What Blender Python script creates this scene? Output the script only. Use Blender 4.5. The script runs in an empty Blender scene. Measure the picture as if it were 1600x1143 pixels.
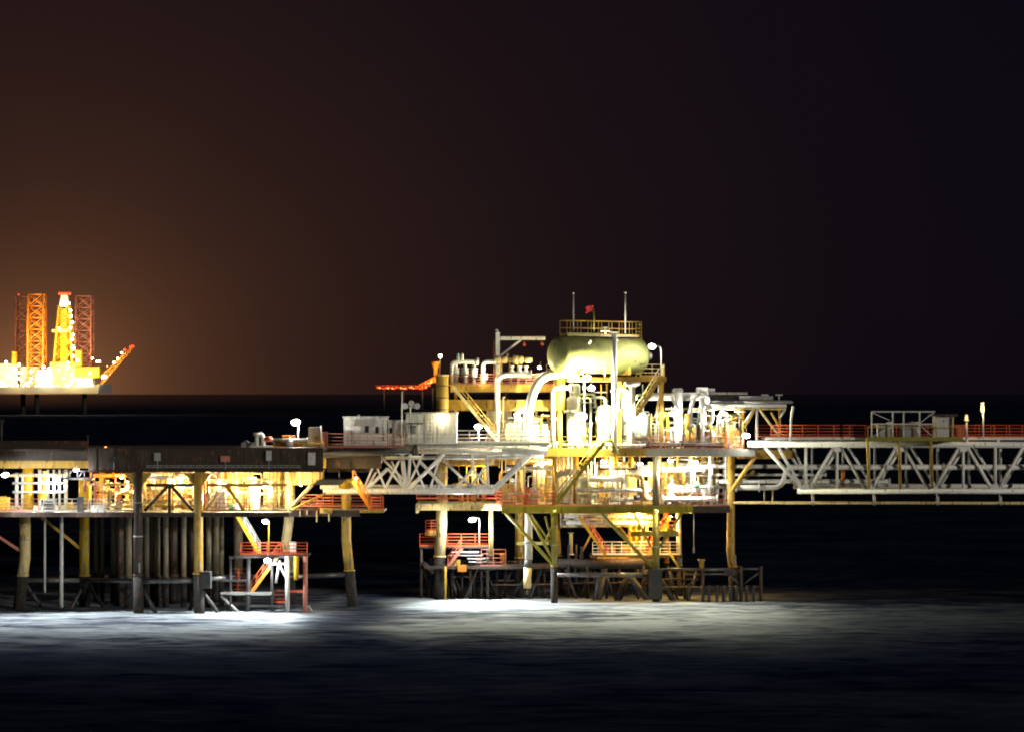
import bpy, math, random
from mathutils import Vector, Matrix
# ------------------------------------------------------------------ camera, sky, exposure
scn = bpy.context.scene
F, HOR, CAMH = 3400.0, 614.0, 19.5          # focal length in photo pixels, horizon row, eye height
cam_data = bpy.data.cameras.new('camera'); cam = bpy.data.objects.new('camera', cam_data)
scn.collection.objects.link(cam); scn.camera = cam
cam.location = (0, 0, CAMH); cam.rotation_euler = (math.pi/2, 0, 0)
cam_data.sensor_width = 36.0; cam_data.lens = F/1600*36.0
cam_data.shift_y = (HOR-571.5)/1600.0
cam_data.clip_start = 0.5; cam_data.clip_end = 200000.0
world = bpy.data.worlds.new('World'); scn.world = world; world.use_nodes = True
SKY_BASE = (0.0010, 0.0012, 0.0050); GLOW = (0.228, 0.090, 0.032)
FILL_EL, FILL_AZ = math.radians(9), math.radians(-46)      # direction of the added fill light, low behind the camera's right shoulder
def build_world():
    nt = world.node_tree; nt.nodes.clear(); N = nt.nodes.new; L = nt.links.new
    out = N('ShaderNodeOutputWorld'); add = N('ShaderNodeAddShader')
    sky = N('ShaderNodeTexSky'); sky.sky_type = 'NISHITA'; sky.sun_disc = False
    sky.sun_elevation = FILL_EL; sky.sun_rotation = math.pi-FILL_AZ
    b0 = N('ShaderNodeBackground'); b0.inputs['Strength'].default_value = 0.0002   # very faint sky, turned to the added fill light
    L(sky.outputs[0], b0.inputs['Color'])
    # night sky: dim airglow plus the light dome over the lit drilling field beyond the horizon
    tc = N('ShaderNodeTexCoord'); d = N('ShaderNodeVectorMath'); d.operation = 'DISTANCE'
    nz = N('ShaderNodeVectorMath'); nz.operation = 'NORMALIZE'
    gd = Vector(((60-800)/F, 1, 0.0)).normalized(); d.inputs[1].default_value = gd
    L(tc.outputs['Generated'], nz.inputs[0]); L(nz.outputs[0], d.inputs[0])
    mr = N('ShaderNodeMath'); mr.operation = 'MULTIPLY_ADD'; mr.inputs[1].default_value = 15.8; mr.inputs[2].default_value = 0.70
    L(d.outputs['Value'], mr.inputs[0])
    pw = N('ShaderNodeMath'); pw.operation = 'POWER'; pw.inputs[1].default_value = -2.1
    L(mr.outputs[0], pw.inputs[0])
    nn = N('ShaderNodeTexNoise'); nn.inputs['Scale'].default_value = 5.0; nn.inputs['Detail'].default_value = 4; L(nz.outputs[0], nn.inputs['Vector'])
    nm = N('ShaderNodeMath'); nm.operation = 'MULTIPLY_ADD'; nm.inputs[1].default_value = .5; nm.inputs[2].default_value = .75; L(nn.outputs['Fac'], nm.inputs[0])
    pm = N('ShaderNodeMath'); pm.operation = 'MULTIPLY'; L(pw.outputs[0], pm.inputs[0]); L(nm.outputs[0], pm.inputs[1]); pw = pm
    b1 = N('ShaderNodeBackground'); b1.inputs['Color'].default_value = (*GLOW, 1); L(pw.outputs[0], b1.inputs['Strength'])
    b2 = N('ShaderNodeBackground'); b2.inputs['Color'].default_value = (*SKY_BASE, 1); b2.inputs['Strength'].default_value = 1.0
    a2 = N('ShaderNodeAddShader'); L(b1.outputs[0], a2.inputs[0]); L(b2.outputs[0], a2.inputs[1])
    L(a2.outputs[0], add.inputs[0]); L(b0.outputs[0], add.inputs[1]); L(add.outputs[0], out.inputs['Surface'])
build_world()
sd = bpy.data.lights.new('fill_light', 'SUN'); sd.energy = 1.1; sd.angle = math.radians(0.6); sd.color = (1.0, .93, .80)  # directional fill added for even light on the bridges and cabins
sun = bpy.data.objects.new('fill_light', sd); scn.collection.objects.link(sun); sun.location = (60, -60, 90)
sun.rotation_euler = Vector((math.sin(FILL_AZ)*math.cos(FILL_EL), math.cos(FILL_AZ)*math.cos(FILL_EL), -math.sin(FILL_EL))).to_track_quat('-Z', 'Y').to_euler()
vs = scn.view_settings
vs.view_transform = 'Standard'; vs.look = 'None'; vs.exposure = 0.0; vs.gamma = 1.0; vs.use_curve_mapping = False
cy = scn.cycles
cy.use_denoising = True
try: cy.denoiser = 'OPENIMAGEDENOISE'
except Exception: pass
cy.max_bounces = 6; cy.diffuse_bounces = 3; cy.glossy_bounces = 3; cy.volume_bounces = 0
cy.sample_clamp_indirect = 6.0; cy.caustics_reflective = False; cy.caustics_refractive = False
cy.filter_width = 2.0; cy.pixel_filter_type = 'BLACKMAN_HARRIS'
random.seed(11)
LAMP = 2.4      # overall lamp output
# ------------------------------------------------------------------ helpers
COL = scn.collection
ORG = {}
def P(px, py, Y=200.0): return Vector(((px-800)*Y/F, Y, CAMH+(HOR-py)*Y/F))
def X_(px, Y): return (px-800)*Y/F
def Z_(py, Y): return CAMH+(HOR-py)*Y/F
def M_(d, Y=203): return d*Y/F
class MB:
    def __init__(s): s.v = []; s.f = []; s.s = []
    def quad(s, a, b, c, d, sm=False):
        n = len(s.v); s.v += [Vector(a), Vector(b), Vector(c), Vector(d)]; s.f.append((n, n+1, n+2, n+3)); s.s.append(sm); return s
    def box(s, c, size, rz=0.0, top=(1, 1)):
        c = Vector(c); hx, hy, hz = size[0]/2, size[1]/2, size[2]/2; n = len(s.v); cs, sn = math.cos(rz), math.sin(rz)
        for k, (x, y, z) in enumerate([(-1,-1,-1),(1,-1,-1),(1,1,-1),(-1,1,-1),(-1,-1,1),(1,-1,1),(1,1,1),(-1,1,1)]):
            tx, ty = (top if z > 0 else (1, 1)); dx, dy = x*hx*tx, y*hy*ty
            s.v.append(c+Vector((dx*cs-dy*sn, dx*sn+dy*cs, z*hz)))
        for q in [(0,3,2,1),(4,5,6,7),(0,1,5,4),(1,2,6,5),(2,3,7,6),(3,0,4,7)]:
            s.f.append(tuple(n+i for i in q)); s.s.append(False)
        return s
    def span(s, lo, hi):
        lo, hi = Vector(lo), Vector(hi); return s.box((lo+hi)/2, hi-lo)
    def ring(s, c, u, w, r, n):
        k = len(s.v)
        for i in range(n):
            a = 2*math.pi*i/n; s.v.append(c+u*(r*math.cos(a))+w*(r*math.sin(a)))
        return k
    def loft(s, rings, n, caps=True):
        for a, b in zip(rings[:-1], rings[1:]):
            for i in range(n):
                j = (i+1) % n; s.f.append((a+i, a+j, b+j, b+i)); s.s.append(True)
        if caps:
            s.f.append(tuple(rings[0]+n-1-i for i in range(n))); s.s.append(False)
            s.f.append(tuple(rings[-1]+i for i in range(n))); s.s.append(False)
    @staticmethod
    def frame(d):
        d = d.normalized(); up = Vector((0, 0, 1)) if abs(d.z) < 0.95 else Vector((0, 1, 0))
        u = up.cross(d).normalized(); return u, d.cross(u).normalized()
    def tube(s, a, b, r, r2=None, n=8):
        a, b = Vector(a), Vector(b); u, w = s.frame(b-a)
        s.loft([s.ring(a, u, w, r, n), s.ring(b, u, w, r if r2 is None else r2, n)], n); return s
    def beam(s, a, b, w, h):
        a, b = Vector(a), Vector(b); u, v = s.frame(b-a); n = len(s.v)
        for p in (a, b):
            for x, y in ((-1,-1),(1,-1),(1,1),(-1,1)): s.v.append(p+u*(x*w/2)+v*(y*h/2))
        for q in [(0,3,2,1),(4,5,6,7),(0,1,5,4),(1,2,6,5),(2,3,7,6),(3,0,4,7)]:
            s.f.append(tuple(n+i for i in q)); s.s.append(False)
        return s
    def path(s, pts, r, n=8, bend=0.0, radii=None):
        pts = [Vector(p) for p in pts]; rad = list(radii) if radii else [r]*len(pts)
        if bend > 0 and len(pts) > 2:
            q, rq = [pts[0]], [rad[0]]
            for i in range(1, len(pts)-1):
                a, b, c = pts[i-1], pts[i], pts[i+1]
                k = min(bend, (a-b).length*0.45, (c-b).length*0.45)
                p0 = b+(a-b).normalized()*k; p2 = b+(c-b).normalized()*k
                for t in (0, .25, .5, .75, 1):
                    q.append(p0*(1-t)**2+b*2*t*(1-t)+p2*t*t); rq.append(rad[i])
            q.append(pts[-1]); rq.append(rad[-1]); pts, rad = q, rq
        rings = []; u = None
        for i, p in enumerate(pts):
            d = (pts[min(i+1, len(pts)-1)]-pts[max(i-1, 0)]).normalized()
            if u is None: u, w = s.frame(d)
            else:
                u = (u-d*u.dot(d)).normalized(); w = d.cross(u).normalized()
            rings.append(s.ring(p, u, w, rad[i], n))
        s.loft(rings, n); return s
    def lathe(s, o, axis, prof, n=16):
        o, axis = Vector(o), Vector(axis).normalized(); u, w = s.frame(axis)
        s.loft([s.ring(o+axis*h, u, w, max(r, 1e-3), n) for h, r in prof], n); return s
    def bounds(s):
        xs = [v.x for v in s.v]; ys = [v.y for v in s.v]; zs = [v.z for v in s.v]
        return Vector(((min(xs)+max(xs))/2, (min(ys)+max(ys))/2, min(zs)))
    def mesh(s, name, off=Vector((0, 0, 0)), m=None):
        me = bpy.data.meshes.new(name); me.from_pydata([v-off for v in s.v], [], s.f)
        me.polygons.foreach_set('use_smooth', s.s); me.update()
        if m: me.materials.append(m)
        return me
def link(o, parent=None):
    COL.objects.link(o)
    if parent is not None:
        o.parent = parent; ORG[o.name] = ORG[parent.name]
    return o
def tag(o, label, cat, group=None):
    o['label'] = label; o['category'] = cat; o['kind'] = 'thing'
    if group: o['group'] = group
    return o
def thing(name, label, cat, at, group=None):
    o = bpy.data.objects.new(name, None); link(o); o.location = at; o.empty_display_size = .2
    ORG[o.name] = Vector(at); return tag(o, label, cat, group)
def part(parent, name, mb, m, label=None):
    o = bpy.data.objects.new(name, mb.mesh(name, ORG[parent.name], m)); link(o, parent)
    if label: o['label'] = label
    return o
def inst(parent, name, me, at, rot=(0, 0, 0)):
    o = bpy.data.objects.new(name, me); link(o, parent); o.location = Vector(at)-ORG[parent.name]; o.rotation_euler = rot; return o
def single(name, label, cat, mb, m, group=None):
    b = mb.bounds(); o = bpy.data.objects.new(name, mb.mesh(name, b, m)); link(o); o.location = b; ORG[o.name] = b
    return tag(o, label, cat, group)
def structure(name, mb, m):
    o = bpy.data.objects.new(name, mb.mesh(name, Vector((0,0,0)), m)); link(o); ORG[o.name] = Vector((0,0,0)); o['kind'] = 'structure'; return o
def copy_tree(o, at=None, rz=None, parent=None, label=None):
    c = o.copy(); COL.objects.link(c); c.parent = parent
    if at is not None: c.location = at
    if rz is not None: c.rotation_euler = (0, 0, rz)
    if label: c['label'] = label
    for ch in o.children: copy_tree(ch, parent=c)
    return c
# ------------------------------------------------------------------ materials
def paint(name, rgb, rough=0.5, var=0.25, rust=0.0, metal=0.0, scale=1.2, bump=0.0):
    m = bpy.data.materials.new(name); m.use_nodes = True; nt = m.node_tree; N = nt.nodes.new; L = nt.links.new
    b = nt.nodes['Principled BSDF']; b.inputs['Metallic'].default_value = metal
    tc = N('ShaderNodeTexCoord'); mp = N('ShaderNodeMapping'); mp.inputs['Scale'].default_value = (scale*1.6, scale*1.6, scale*0.45)
    L(tc.outputs['Object'], mp.inputs[0])
    n1 = N('ShaderNodeTexNoise'); n1.inputs['Scale'].default_value = 1.7; n1.inputs['Detail'].default_value = 5; n1.inputs['Roughness'].default_value = .65
    L(mp.outputs[0], n1.inputs['Vector'])
    oi = N('ShaderNodeObjectInfo')
    cr = N('ShaderNodeValToRGB'); e = cr.color_ramp.elements
    e[0].position = .3; e[1].position = .72
    e[0].color = (*[c*(1-var) for c in rgb], 1); e[1].color = (*[min(1, c*(1+var*.5)) for c in rgb], 1)
    L(n1.outputs['Fac'], cr.inputs[0]); last = cr.outputs[0]
    if rust > 0:
        n2 = N('ShaderNodeTexNoise'); n2.inputs['Scale'].default_value = 2.3; n2.inputs['Detail'].default_value = 6
        L(mp.outputs[0], n2.inputs['Vector'])
        r2 = N('ShaderNodeValToRGB'); q = r2.color_ramp.elements; q[0].position = .66-.25*rust; q[1].position = .74-.2*rust
        q[0].color = (0, 0, 0, 1); q[1].color = (1, 1, 1, 1); L(n2.outputs['Fac'], r2.inputs[0])
        mx = N('ShaderNodeMix'); mx.data_type = 'RGBA'; mx.inputs[7].default_value = (.16, .06, .025, 1)
        L(r2.outputs[0], mx.inputs[0]); L(last, mx.inputs[6]); last = mx.outputs[2]
    hv = N('ShaderNodeHueSaturation'); mv = N('ShaderNodeMath'); mv.operation = 'MULTIPLY_ADD'; mv.inputs[1].default_value = .24; mv.inputs[2].default_value = .88
    L(oi.outputs['Random'], mv.inputs[0]); L(mv.outputs[0], hv.inputs['Value']); L(last, hv.inputs['Color'])
    L(hv.outputs[0], b.inputs['Base Color'])
    rr = N('ShaderNodeMath'); rr.operation = 'MULTIPLY_ADD'; rr.inputs[1].default_value = .3; rr.inputs[2].default_value = rough-.15
    L(n1.outputs['Fac'], rr.inputs[0]); L(rr.outputs[0], b.inputs['Roughness'])
    if bump:
        bp = N('ShaderNodeBump'); bp.inputs['Strength'].default_value = bump; bp.inputs['Distance'].default_value = .05
        L(n1.outputs['Fac'], bp.inputs['Height']); L(bp.outputs[0], b.inputs['Normal'])
    return m
def glow_mat(name, rgb, strength):
    m = bpy.data.materials.new(name); m.use_nodes = True; nt = m.node_tree
    b = nt.nodes['Principled BSDF']; b.inputs['Base Color'].default_value = (*[c*.5 for c in rgb], 1)
    b.inputs['Emission Color'].default_value = (*rgb, 1); b.inputs['Emission Strength'].default_value = strength
    m.cycles.emission_sampling = 'NONE'; return m
WHITE = paint('white_paint', (.80, .79, .74), .42, .18, .08)
BRIDGE = paint('bridge_white_paint', (.90, .89, .85), .45, .12, .14)
WETGREY = paint('wet_grey_steel', (.085, .085, .085), .3, .4, .3)
GREYW = paint('weathered_white_paint', (.62, .61, .57), .5, .25, .2)
CREAM = paint('cream_paint', (.70, .54, .24), .5, .28, .32)
OCHRE = paint('ochre_paint', (.52, .32, .05), .55, .3, .3)
YELLOW = paint('yellow_paint', (.68, .42, .02), .5, .25, .22)
OLIVE = paint('olive_yellow_paint', (.27, .23, .018), .5, .22, .15)
RED = paint('red_orange_paint', (.62, .11, .035), .5, .22, .06)
REDP = paint('faded_red_paint', (.55, .20, .14), .55, .25, .06)
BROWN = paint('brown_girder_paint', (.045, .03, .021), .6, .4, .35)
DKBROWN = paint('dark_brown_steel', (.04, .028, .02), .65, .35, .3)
GREY = paint('grey_paint', (.33, .33, .31), .5, .25, .1)
DARK = paint('dark_steel', (.035, .033, .032), .6, .35, .15)
MARINE = paint('marine_growth_and_unlit_legs', (.014, .0125, .010), .85, .5, .3, bump=.6, scale=3)
TANKG = paint('olive_green_tank_paint', (.22, .23, .075), .65, .3, .2, scale=.6)
WEATH = paint('weathered_conductor_steel', (.20, .165, .10), .6, .45, .4)
PGREEN = paint('pale_green_vessel_paint', (.46, .58, .42), .4, .15, .04)
GREEN = paint('green_paint', (.10, .42, .22), .4, .2)
GALV = paint('galvanised_grating', (.38, .38, .36), .45, .25, .15, metal=.4)
ORANGE = paint('orange_paint', (.70, .25, .03), .45, .2, .08)
GLASS = paint('dark_glass', (.02, .025, .03), .12, .1)
FLAGC = paint('red_flag_cloth', (.55, .03, .05), .8, .3)
LENS = glow_mat('lamp_lens_white', (1, .97, .88), 40)
LENSW = glow_mat('lamp_lens_warm', (1, .80, .42), 32)
LENSR = glow_mat('lamp_lens_red', (1, .09, .02), 1.6)
LENSO = glow_mat('lamp_lens_orange', (1, .40, .08), 2.2)
LENSD = glow_mat('lamp_lens_dim', (1, .72, .36), .8)
SEAW = (.93, .98, 1.0); COOL = (1.0, .97, .84); WARM = (1.0, .70, .26); AMBER = (1.0, .56, .14); NEUT = (1.0, .82, .44); GRNW = (1.0, .96, .50)
# ------------------------------------------------------------------ part builders
POSTS = {}
def post_mesh(h, m, w=.06):
    k = (round(h, 2), m.name, round(w, 3))
    if k not in POSTS: POSTS[k] = MB().box((0, 0, h/2), (w, w, h)).mesh('post', m=m)
    return POSTS[k]
def handrail(label, pts, m=RED, bars=3, h=1.1, gap=1.5, r=.035, group=None, name='handrail', kick=True):
    pts = [Vector(p) for p in pts]; t = thing(name, label, 'handrail', pts[0], group)
    for k in range(bars):
        z = h*(k+1)/bars
        part(t, 'rail', MB().path([p+Vector((0, 0, z)) for p in pts], r, 6), m)
    if kick:
        mb = MB()
        for a, b in zip(pts[:-1], pts[1:]): mb.beam(a+Vector((0,0,.08)), b+Vector((0,0,.08)), .02, .14)
        part(t, 'toe_board', mb, m)
    pm = post_mesh(h, m, r*1.7)
    for i, (a, b) in enumerate(zip(pts[:-1], pts[1:])):
        n = max(1, round((b-a).length/gap))
        for k in range(n+(i == len(pts)-2)): inst(t, 'post', pm, a.lerp(b, k/n))
    return t
TREADS = {}
def stair(label, top, bot, width=.9, ms=OCHRE, mr=None, mt=None, side=True, group=None, rail_h=1.0):
    mr = mr or ms; mt = mt or ms; top, bot = Vector(top), Vector(bot); wy = Vector((0, width/2, 0))
    t = thing('stairway', label, 'stairs', bot, group)
    for sg in (-1, 1): part(t, 'stringer', MB().beam(bot+wy*sg, top+wy*sg, .07, .28), ms)
    n = max(3, int(abs(top.z-bot.z)/.24)); key = (round(width, 2), mt.name)
    if key not in TREADS: TREADS[key] = MB().box((0, 0, 0), (.27, width, .045)).mesh('tread', m=mt)
    for k in range(1, n): inst(t, 'tread', TREADS[key], bot.lerp(top, k/n))
    if side:
        up = Vector((0, 0, rail_h))
        for sg in (-1, 1):
            r = part(t, 'handrail', MB().tube(bot+wy*sg+up, top+wy*sg+up, .035, n=6).tube(bot+wy*sg+up*.55, top+wy*sg+up*.55, .03, n=6), mr)
            for k in range(0, n+1, max(2, n//4)):
                inst(r, 'post', post_mesh(rail_h, mr, .055), bot.lerp(top, k/n)+wy*sg)
    return t
def ladder(label, bot, top, m=WHITE, w=.5, group=None):
    bot, top = Vector(bot), Vector(top); t = thing('ladder', label, 'ladder', bot, group); wx = Vector((w/2, 0, 0))
    for sg in (-1, 1): part(t, 'rail', MB().tube(bot+wx*sg, top+wx*sg, .035, n=6), m)
    n = int((top-bot).length/.32); rm = MB().tube((-w/2, 0, 0), (w/2, 0, 0), .022, n=5).mesh('rung', m=m)
    for k in range(1, n): inst(t, 'rung', rm, bot.lerp(top, k/n))
    return t
def bulb(t, at, power, color, spot=None, aim=None, radius=.12, blend=.6):
    ld = bpy.data.lights.new('bulb', 'SPOT' if spot else 'POINT'); ld.energy = power*LAMP; ld.color = color; ld.shadow_soft_size = radius
    if spot: ld.spot_size = math.radians(spot); ld.spot_blend = blend
    o = bpy.data.objects.new('bulb', ld); link(o, t); o.location = Vector(at)-ORG[t.name]
    if aim is not None: o.rotation_euler = Vector(aim).to_track_quat('-Z', 'Y').to_euler()
    return o
def lamp(label, at, power, color=COOL, lens=None, size=.5, aim=(0, -.5, -1), post=None, post_m=GREY, group=None, spot=None, off=.35, spill=0):
    """a floodlight: housing, glowing lens, bracket, the light itself and, if given, the post down to `post`"""
    at = Vector(at); aim = Vector(aim).normalized(); size *= .82; t = thing('floodlight', label, 'lamp', at if post is None else Vector(post), group)
    lens = lens or (LENS if color in (COOL, NEUT, GRNW, SEAW) else LENSW); u, w = MB.frame(aim)
    back = at-aim*size*.32; hw, hh = size*.52, size*.36
    n = 14
    def oval(mb, c, kx, ky):
        k = len(mb.v)
        for i in range(n):
            an = 2*math.pi*i/n; mb.v.append(c+u*(hw*kx*math.cos(an))+w*(hh*ky*math.sin(an)))
        return k
    hb = MB(); hb.loft([oval(hb, back-aim*size*.12, .4, .4), oval(hb, back, .75, .8), oval(hb, at-aim*.03, 1.06, 1.08)], n); part(t, 'housing', hb, GREY)
    lb = MB(); lb.loft([oval(lb, at-aim*.025, 1, 1), oval(lb, at+aim*size*.14, .9, .9), oval(lb, at+aim*size*.24, .6, .6), oval(lb, at+aim*size*.28, .1, .1)], n); part(t, 'lens', lb, lens)
    if post is None:
        part(t, 'bracket', MB().tube(back-aim*size*.1, back-aim*size*.1+Vector((0, 0, .5)), .035, n=6), GREY)
    else:
        post = Vector(post); part(t, 'post', MB().path([post, Vector((post.x, post.y, back.z-.15)), back], .06, 8, bend=.3), post_m)
    bulb(t, at+aim*off, power, color, spot, aim)
    if spill: bulb(t, at+aim*off, spill, color)
    return t
def tube_light(label, at, length, power, color=COOL, lens=None, tilt=0.0, group=None, post=None):
    at = Vector(at); d = Vector((math.cos(tilt), 0, math.sin(tilt))); t = thing('strip_light', label, 'lamp', at if post is None else Vector(post), group)
    a, b = at-d*length/2, at+d*length/2
    part(t, 'housing', MB().beam(a+Vector((0, .02, .1)), b+Vector((0, .02, .1)), .22, .10), GREY)
    part(t, 'lens', MB().tube(a, b, .09, n=8), lens or (LENS if color in (COOL, NEUT, GRNW, SEAW) else LENSW))
    if post is not None: part(t, 'post', MB().tube(post, at+Vector((0, .06, .04)), .05, n=6), GREY)
    bulb(t, at+Vector((0, -.25, -.22)), power, color, radius=.2); return t
def flange(t, p, d, r, m):
    d = Vector(d).normalized(); part(t, 'flange', MB().tube(Vector(p)-d*.05, Vector(p)+d*.05, r*1.7, n=10), m)
def pipe(label, pts, r, m=WHITE, bend=None, group=None, n=8, flanges=True, name='pipe_run', cat='pipe'):
    pts = [Vector(p) for p in pts]; t = thing(name, label, cat, min(pts, key=lambda p: p.z), group)
    part(t, 'tube', MB().path(pts, r, n, bend=(r*2.6 if bend is None else bend)), m)
    if flanges:
        for a, b in zip(pts[:-1], pts[1:]):
            if (b-a).length > r*12: flange(t, a.lerp(b, .5), b-a, r, m)
        flange(t, pts[0], pts[1]-pts[0], r, m); flange(t, pts[-1], pts[-1]-pts[-2], r, m)
    return t
def vessel(label, base, h, r, m=PGREEN, legs=True, group=None, nozzle=True, name='pressure_vessel'):
    base = Vector(base); t = thing(name, label, 'vessel', base, group); z0 = .35*r+.3; H = h
    prof = [(z0, .05), (z0+.06, r*.55), (z0+.3*r, r*.92), (z0+.5*r, r), (H-.5*r, r), (H-.3*r, r*.92), (H-.06, r*.55), (H, .05)]
    part(t, 'shell', MB().lathe(base, (0, 0, 1), prof, 20), m)
    part(t, 'skirt', MB().lathe(base, (0, 0, 1), [(0, r*.98), (.06, r*.85), (z0+.45*r, r*.85)], 16), m)
    for k in (.35, .75): part(t, 'band', MB().lathe(base, (0, 0, 1), [(H*k, r*1.02), (H*k+.09, r*1.02)], 20), m)
    if nozzle:
        part(t, 'nozzle', MB().tube(base+Vector((0, 0, H-.1)), base+Vector((0, 0, H+.35)), r*.2, n=10).tube(base+Vector((0, 0, H+.3)), base+Vector((0, 0, H+.38)), r*.34, n=10), m)
        part(t, 'manway', MB().tube(base+Vector((r*.3, -r*.8, H*.45)), base+Vector((r*.35, -r-.25, H*.45)), r*.32, n=12), m)
    return t
def cabinet(label, c, size, m=GREYW, doors=2, group=None, rz=0.0):
    c = Vector(c); t = thing('equipment_cabinet', label, 'cabinet', c, group); w, d, h = size
    part(t, 'body', MB().box(c+Vector((0, 0, h/2+.08)), (w, d, h)), m); part(t, 'plinth', MB().box(c+Vector((0, 0, .04)), (w*.94, d*.9, .08)), DARK)
    for k in range(doors):
        x = c.x-w/2+w*(k+.5)/doors
        dd = part(t, 'door', MB().box((x, c.y-d/2-.015, c.z+h/2+.08), (w/doors*.9, .03, h*.92)), m)
        part(dd, 'handle', MB().box((x+w/doors*.33, c.y-d/2-.05, c.z+h*.5), (.04, .04, .16)), DARK)
    return t
def valve_proto():
    t = thing('gate_valve', 'x', 'valve', (0, 0, 0))
    part(t, 'body', MB().tube((-.28, 0, .3), (.28, 0, .3), .13, n=10).tube((-.3, 0, .3), (-.24, 0, .3), .22, n=10).tube((.24, 0, .3), (.3, 0, .3), .22, n=10).lathe((0, 0, .3), (0, 0, 1), [(-.18, .12), (0, .2), (.2, .12), (.42, .09)], 10), CREAM)
    part(t, 'stem', MB().tube((0, 0, .7), (0, 0, 1.05), .03, n=6), GREY)
    hw = MB(); n = 12
    hw.path([(.22*math.cos(2*math.pi*i/n), .22*math.sin(2*math.pi*i/n), .98) for i in range(n+1)], .025, 5); hw.beam((-.22, 0, .98), (.22, 0, .98), .03, .03); hw.beam((0, -.22, .98), (0, .22, .98), .03, .03)
    part(t, 'handwheel', hw, RED); part(t, 'foot', MB().box((0, 0, .06), (.3, .22, .12)), GREY); return t
def tree_proto():
    t = thing('wellhead_tree', 'x', 'wellhead', (0, 0, 0))
    part(t, 'casing_head', MB().lathe((0, 0, 0), (0, 0, 1), [(0, .34), (.25, .34), (.26, .46), (.36, .46), (.37, .30), (.7, .28), (.71, .42), (.8, .42)], 14), CREAM)
    part(t, 'master_valve', MB().box((0, 0, 1.1), (.36, .36, .6)).tube((0, -.18, 1.1), (0, -.6, 1.1), .10, n=10), ORANGE)
    part(t, 'swab_valve', MB().box((0, 0, 1.85), (.34, .34, .5)).tube((0, -.17, 1.85), (0, -.52, 1.85), .09, n=10).lathe((0, 0, 2.1), (0, 0, 1), [(0, .14), (.3, .12), (.31, .2), (.4, .2)], 10), CREAM)
    part(t, 'wing_valve', MB().box((.55, 0, 1.5), (.4, .3, .34)).tube((.2, 0, 1.5), (.4, 0, 1.5), .1).tube((.75, 0, 1.5), (1.0, 0, 1.5), .1).tube((-.2, 0, 1.5), (-.75, 0, 1.5), .1).box((-.55, 0, 1.5), (.32, .3, .34)), CREAM)
    for z, y in ((1.1, -.64), (1.85, -.56)):
        hw = MB(); n = 10; hw.path([(.24*math.cos(2*math.pi*i/n), y, z+.24*math.sin(2*math.pi*i/n)) for i in range(n+1)], .028, 5); hw.beam((-.24, y, z), (.24, y, z), .03, .03)
        part(t, 'handwheel', hw, RED)
    part(t, 'flowline', MB().path([(.95, 0, 1.5), (1.2, 0, 1.5), (1.2, .2, .25), (1.2, 1.2, .25)], .1, 8, bend=.2), WHITE)
    return t
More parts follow.
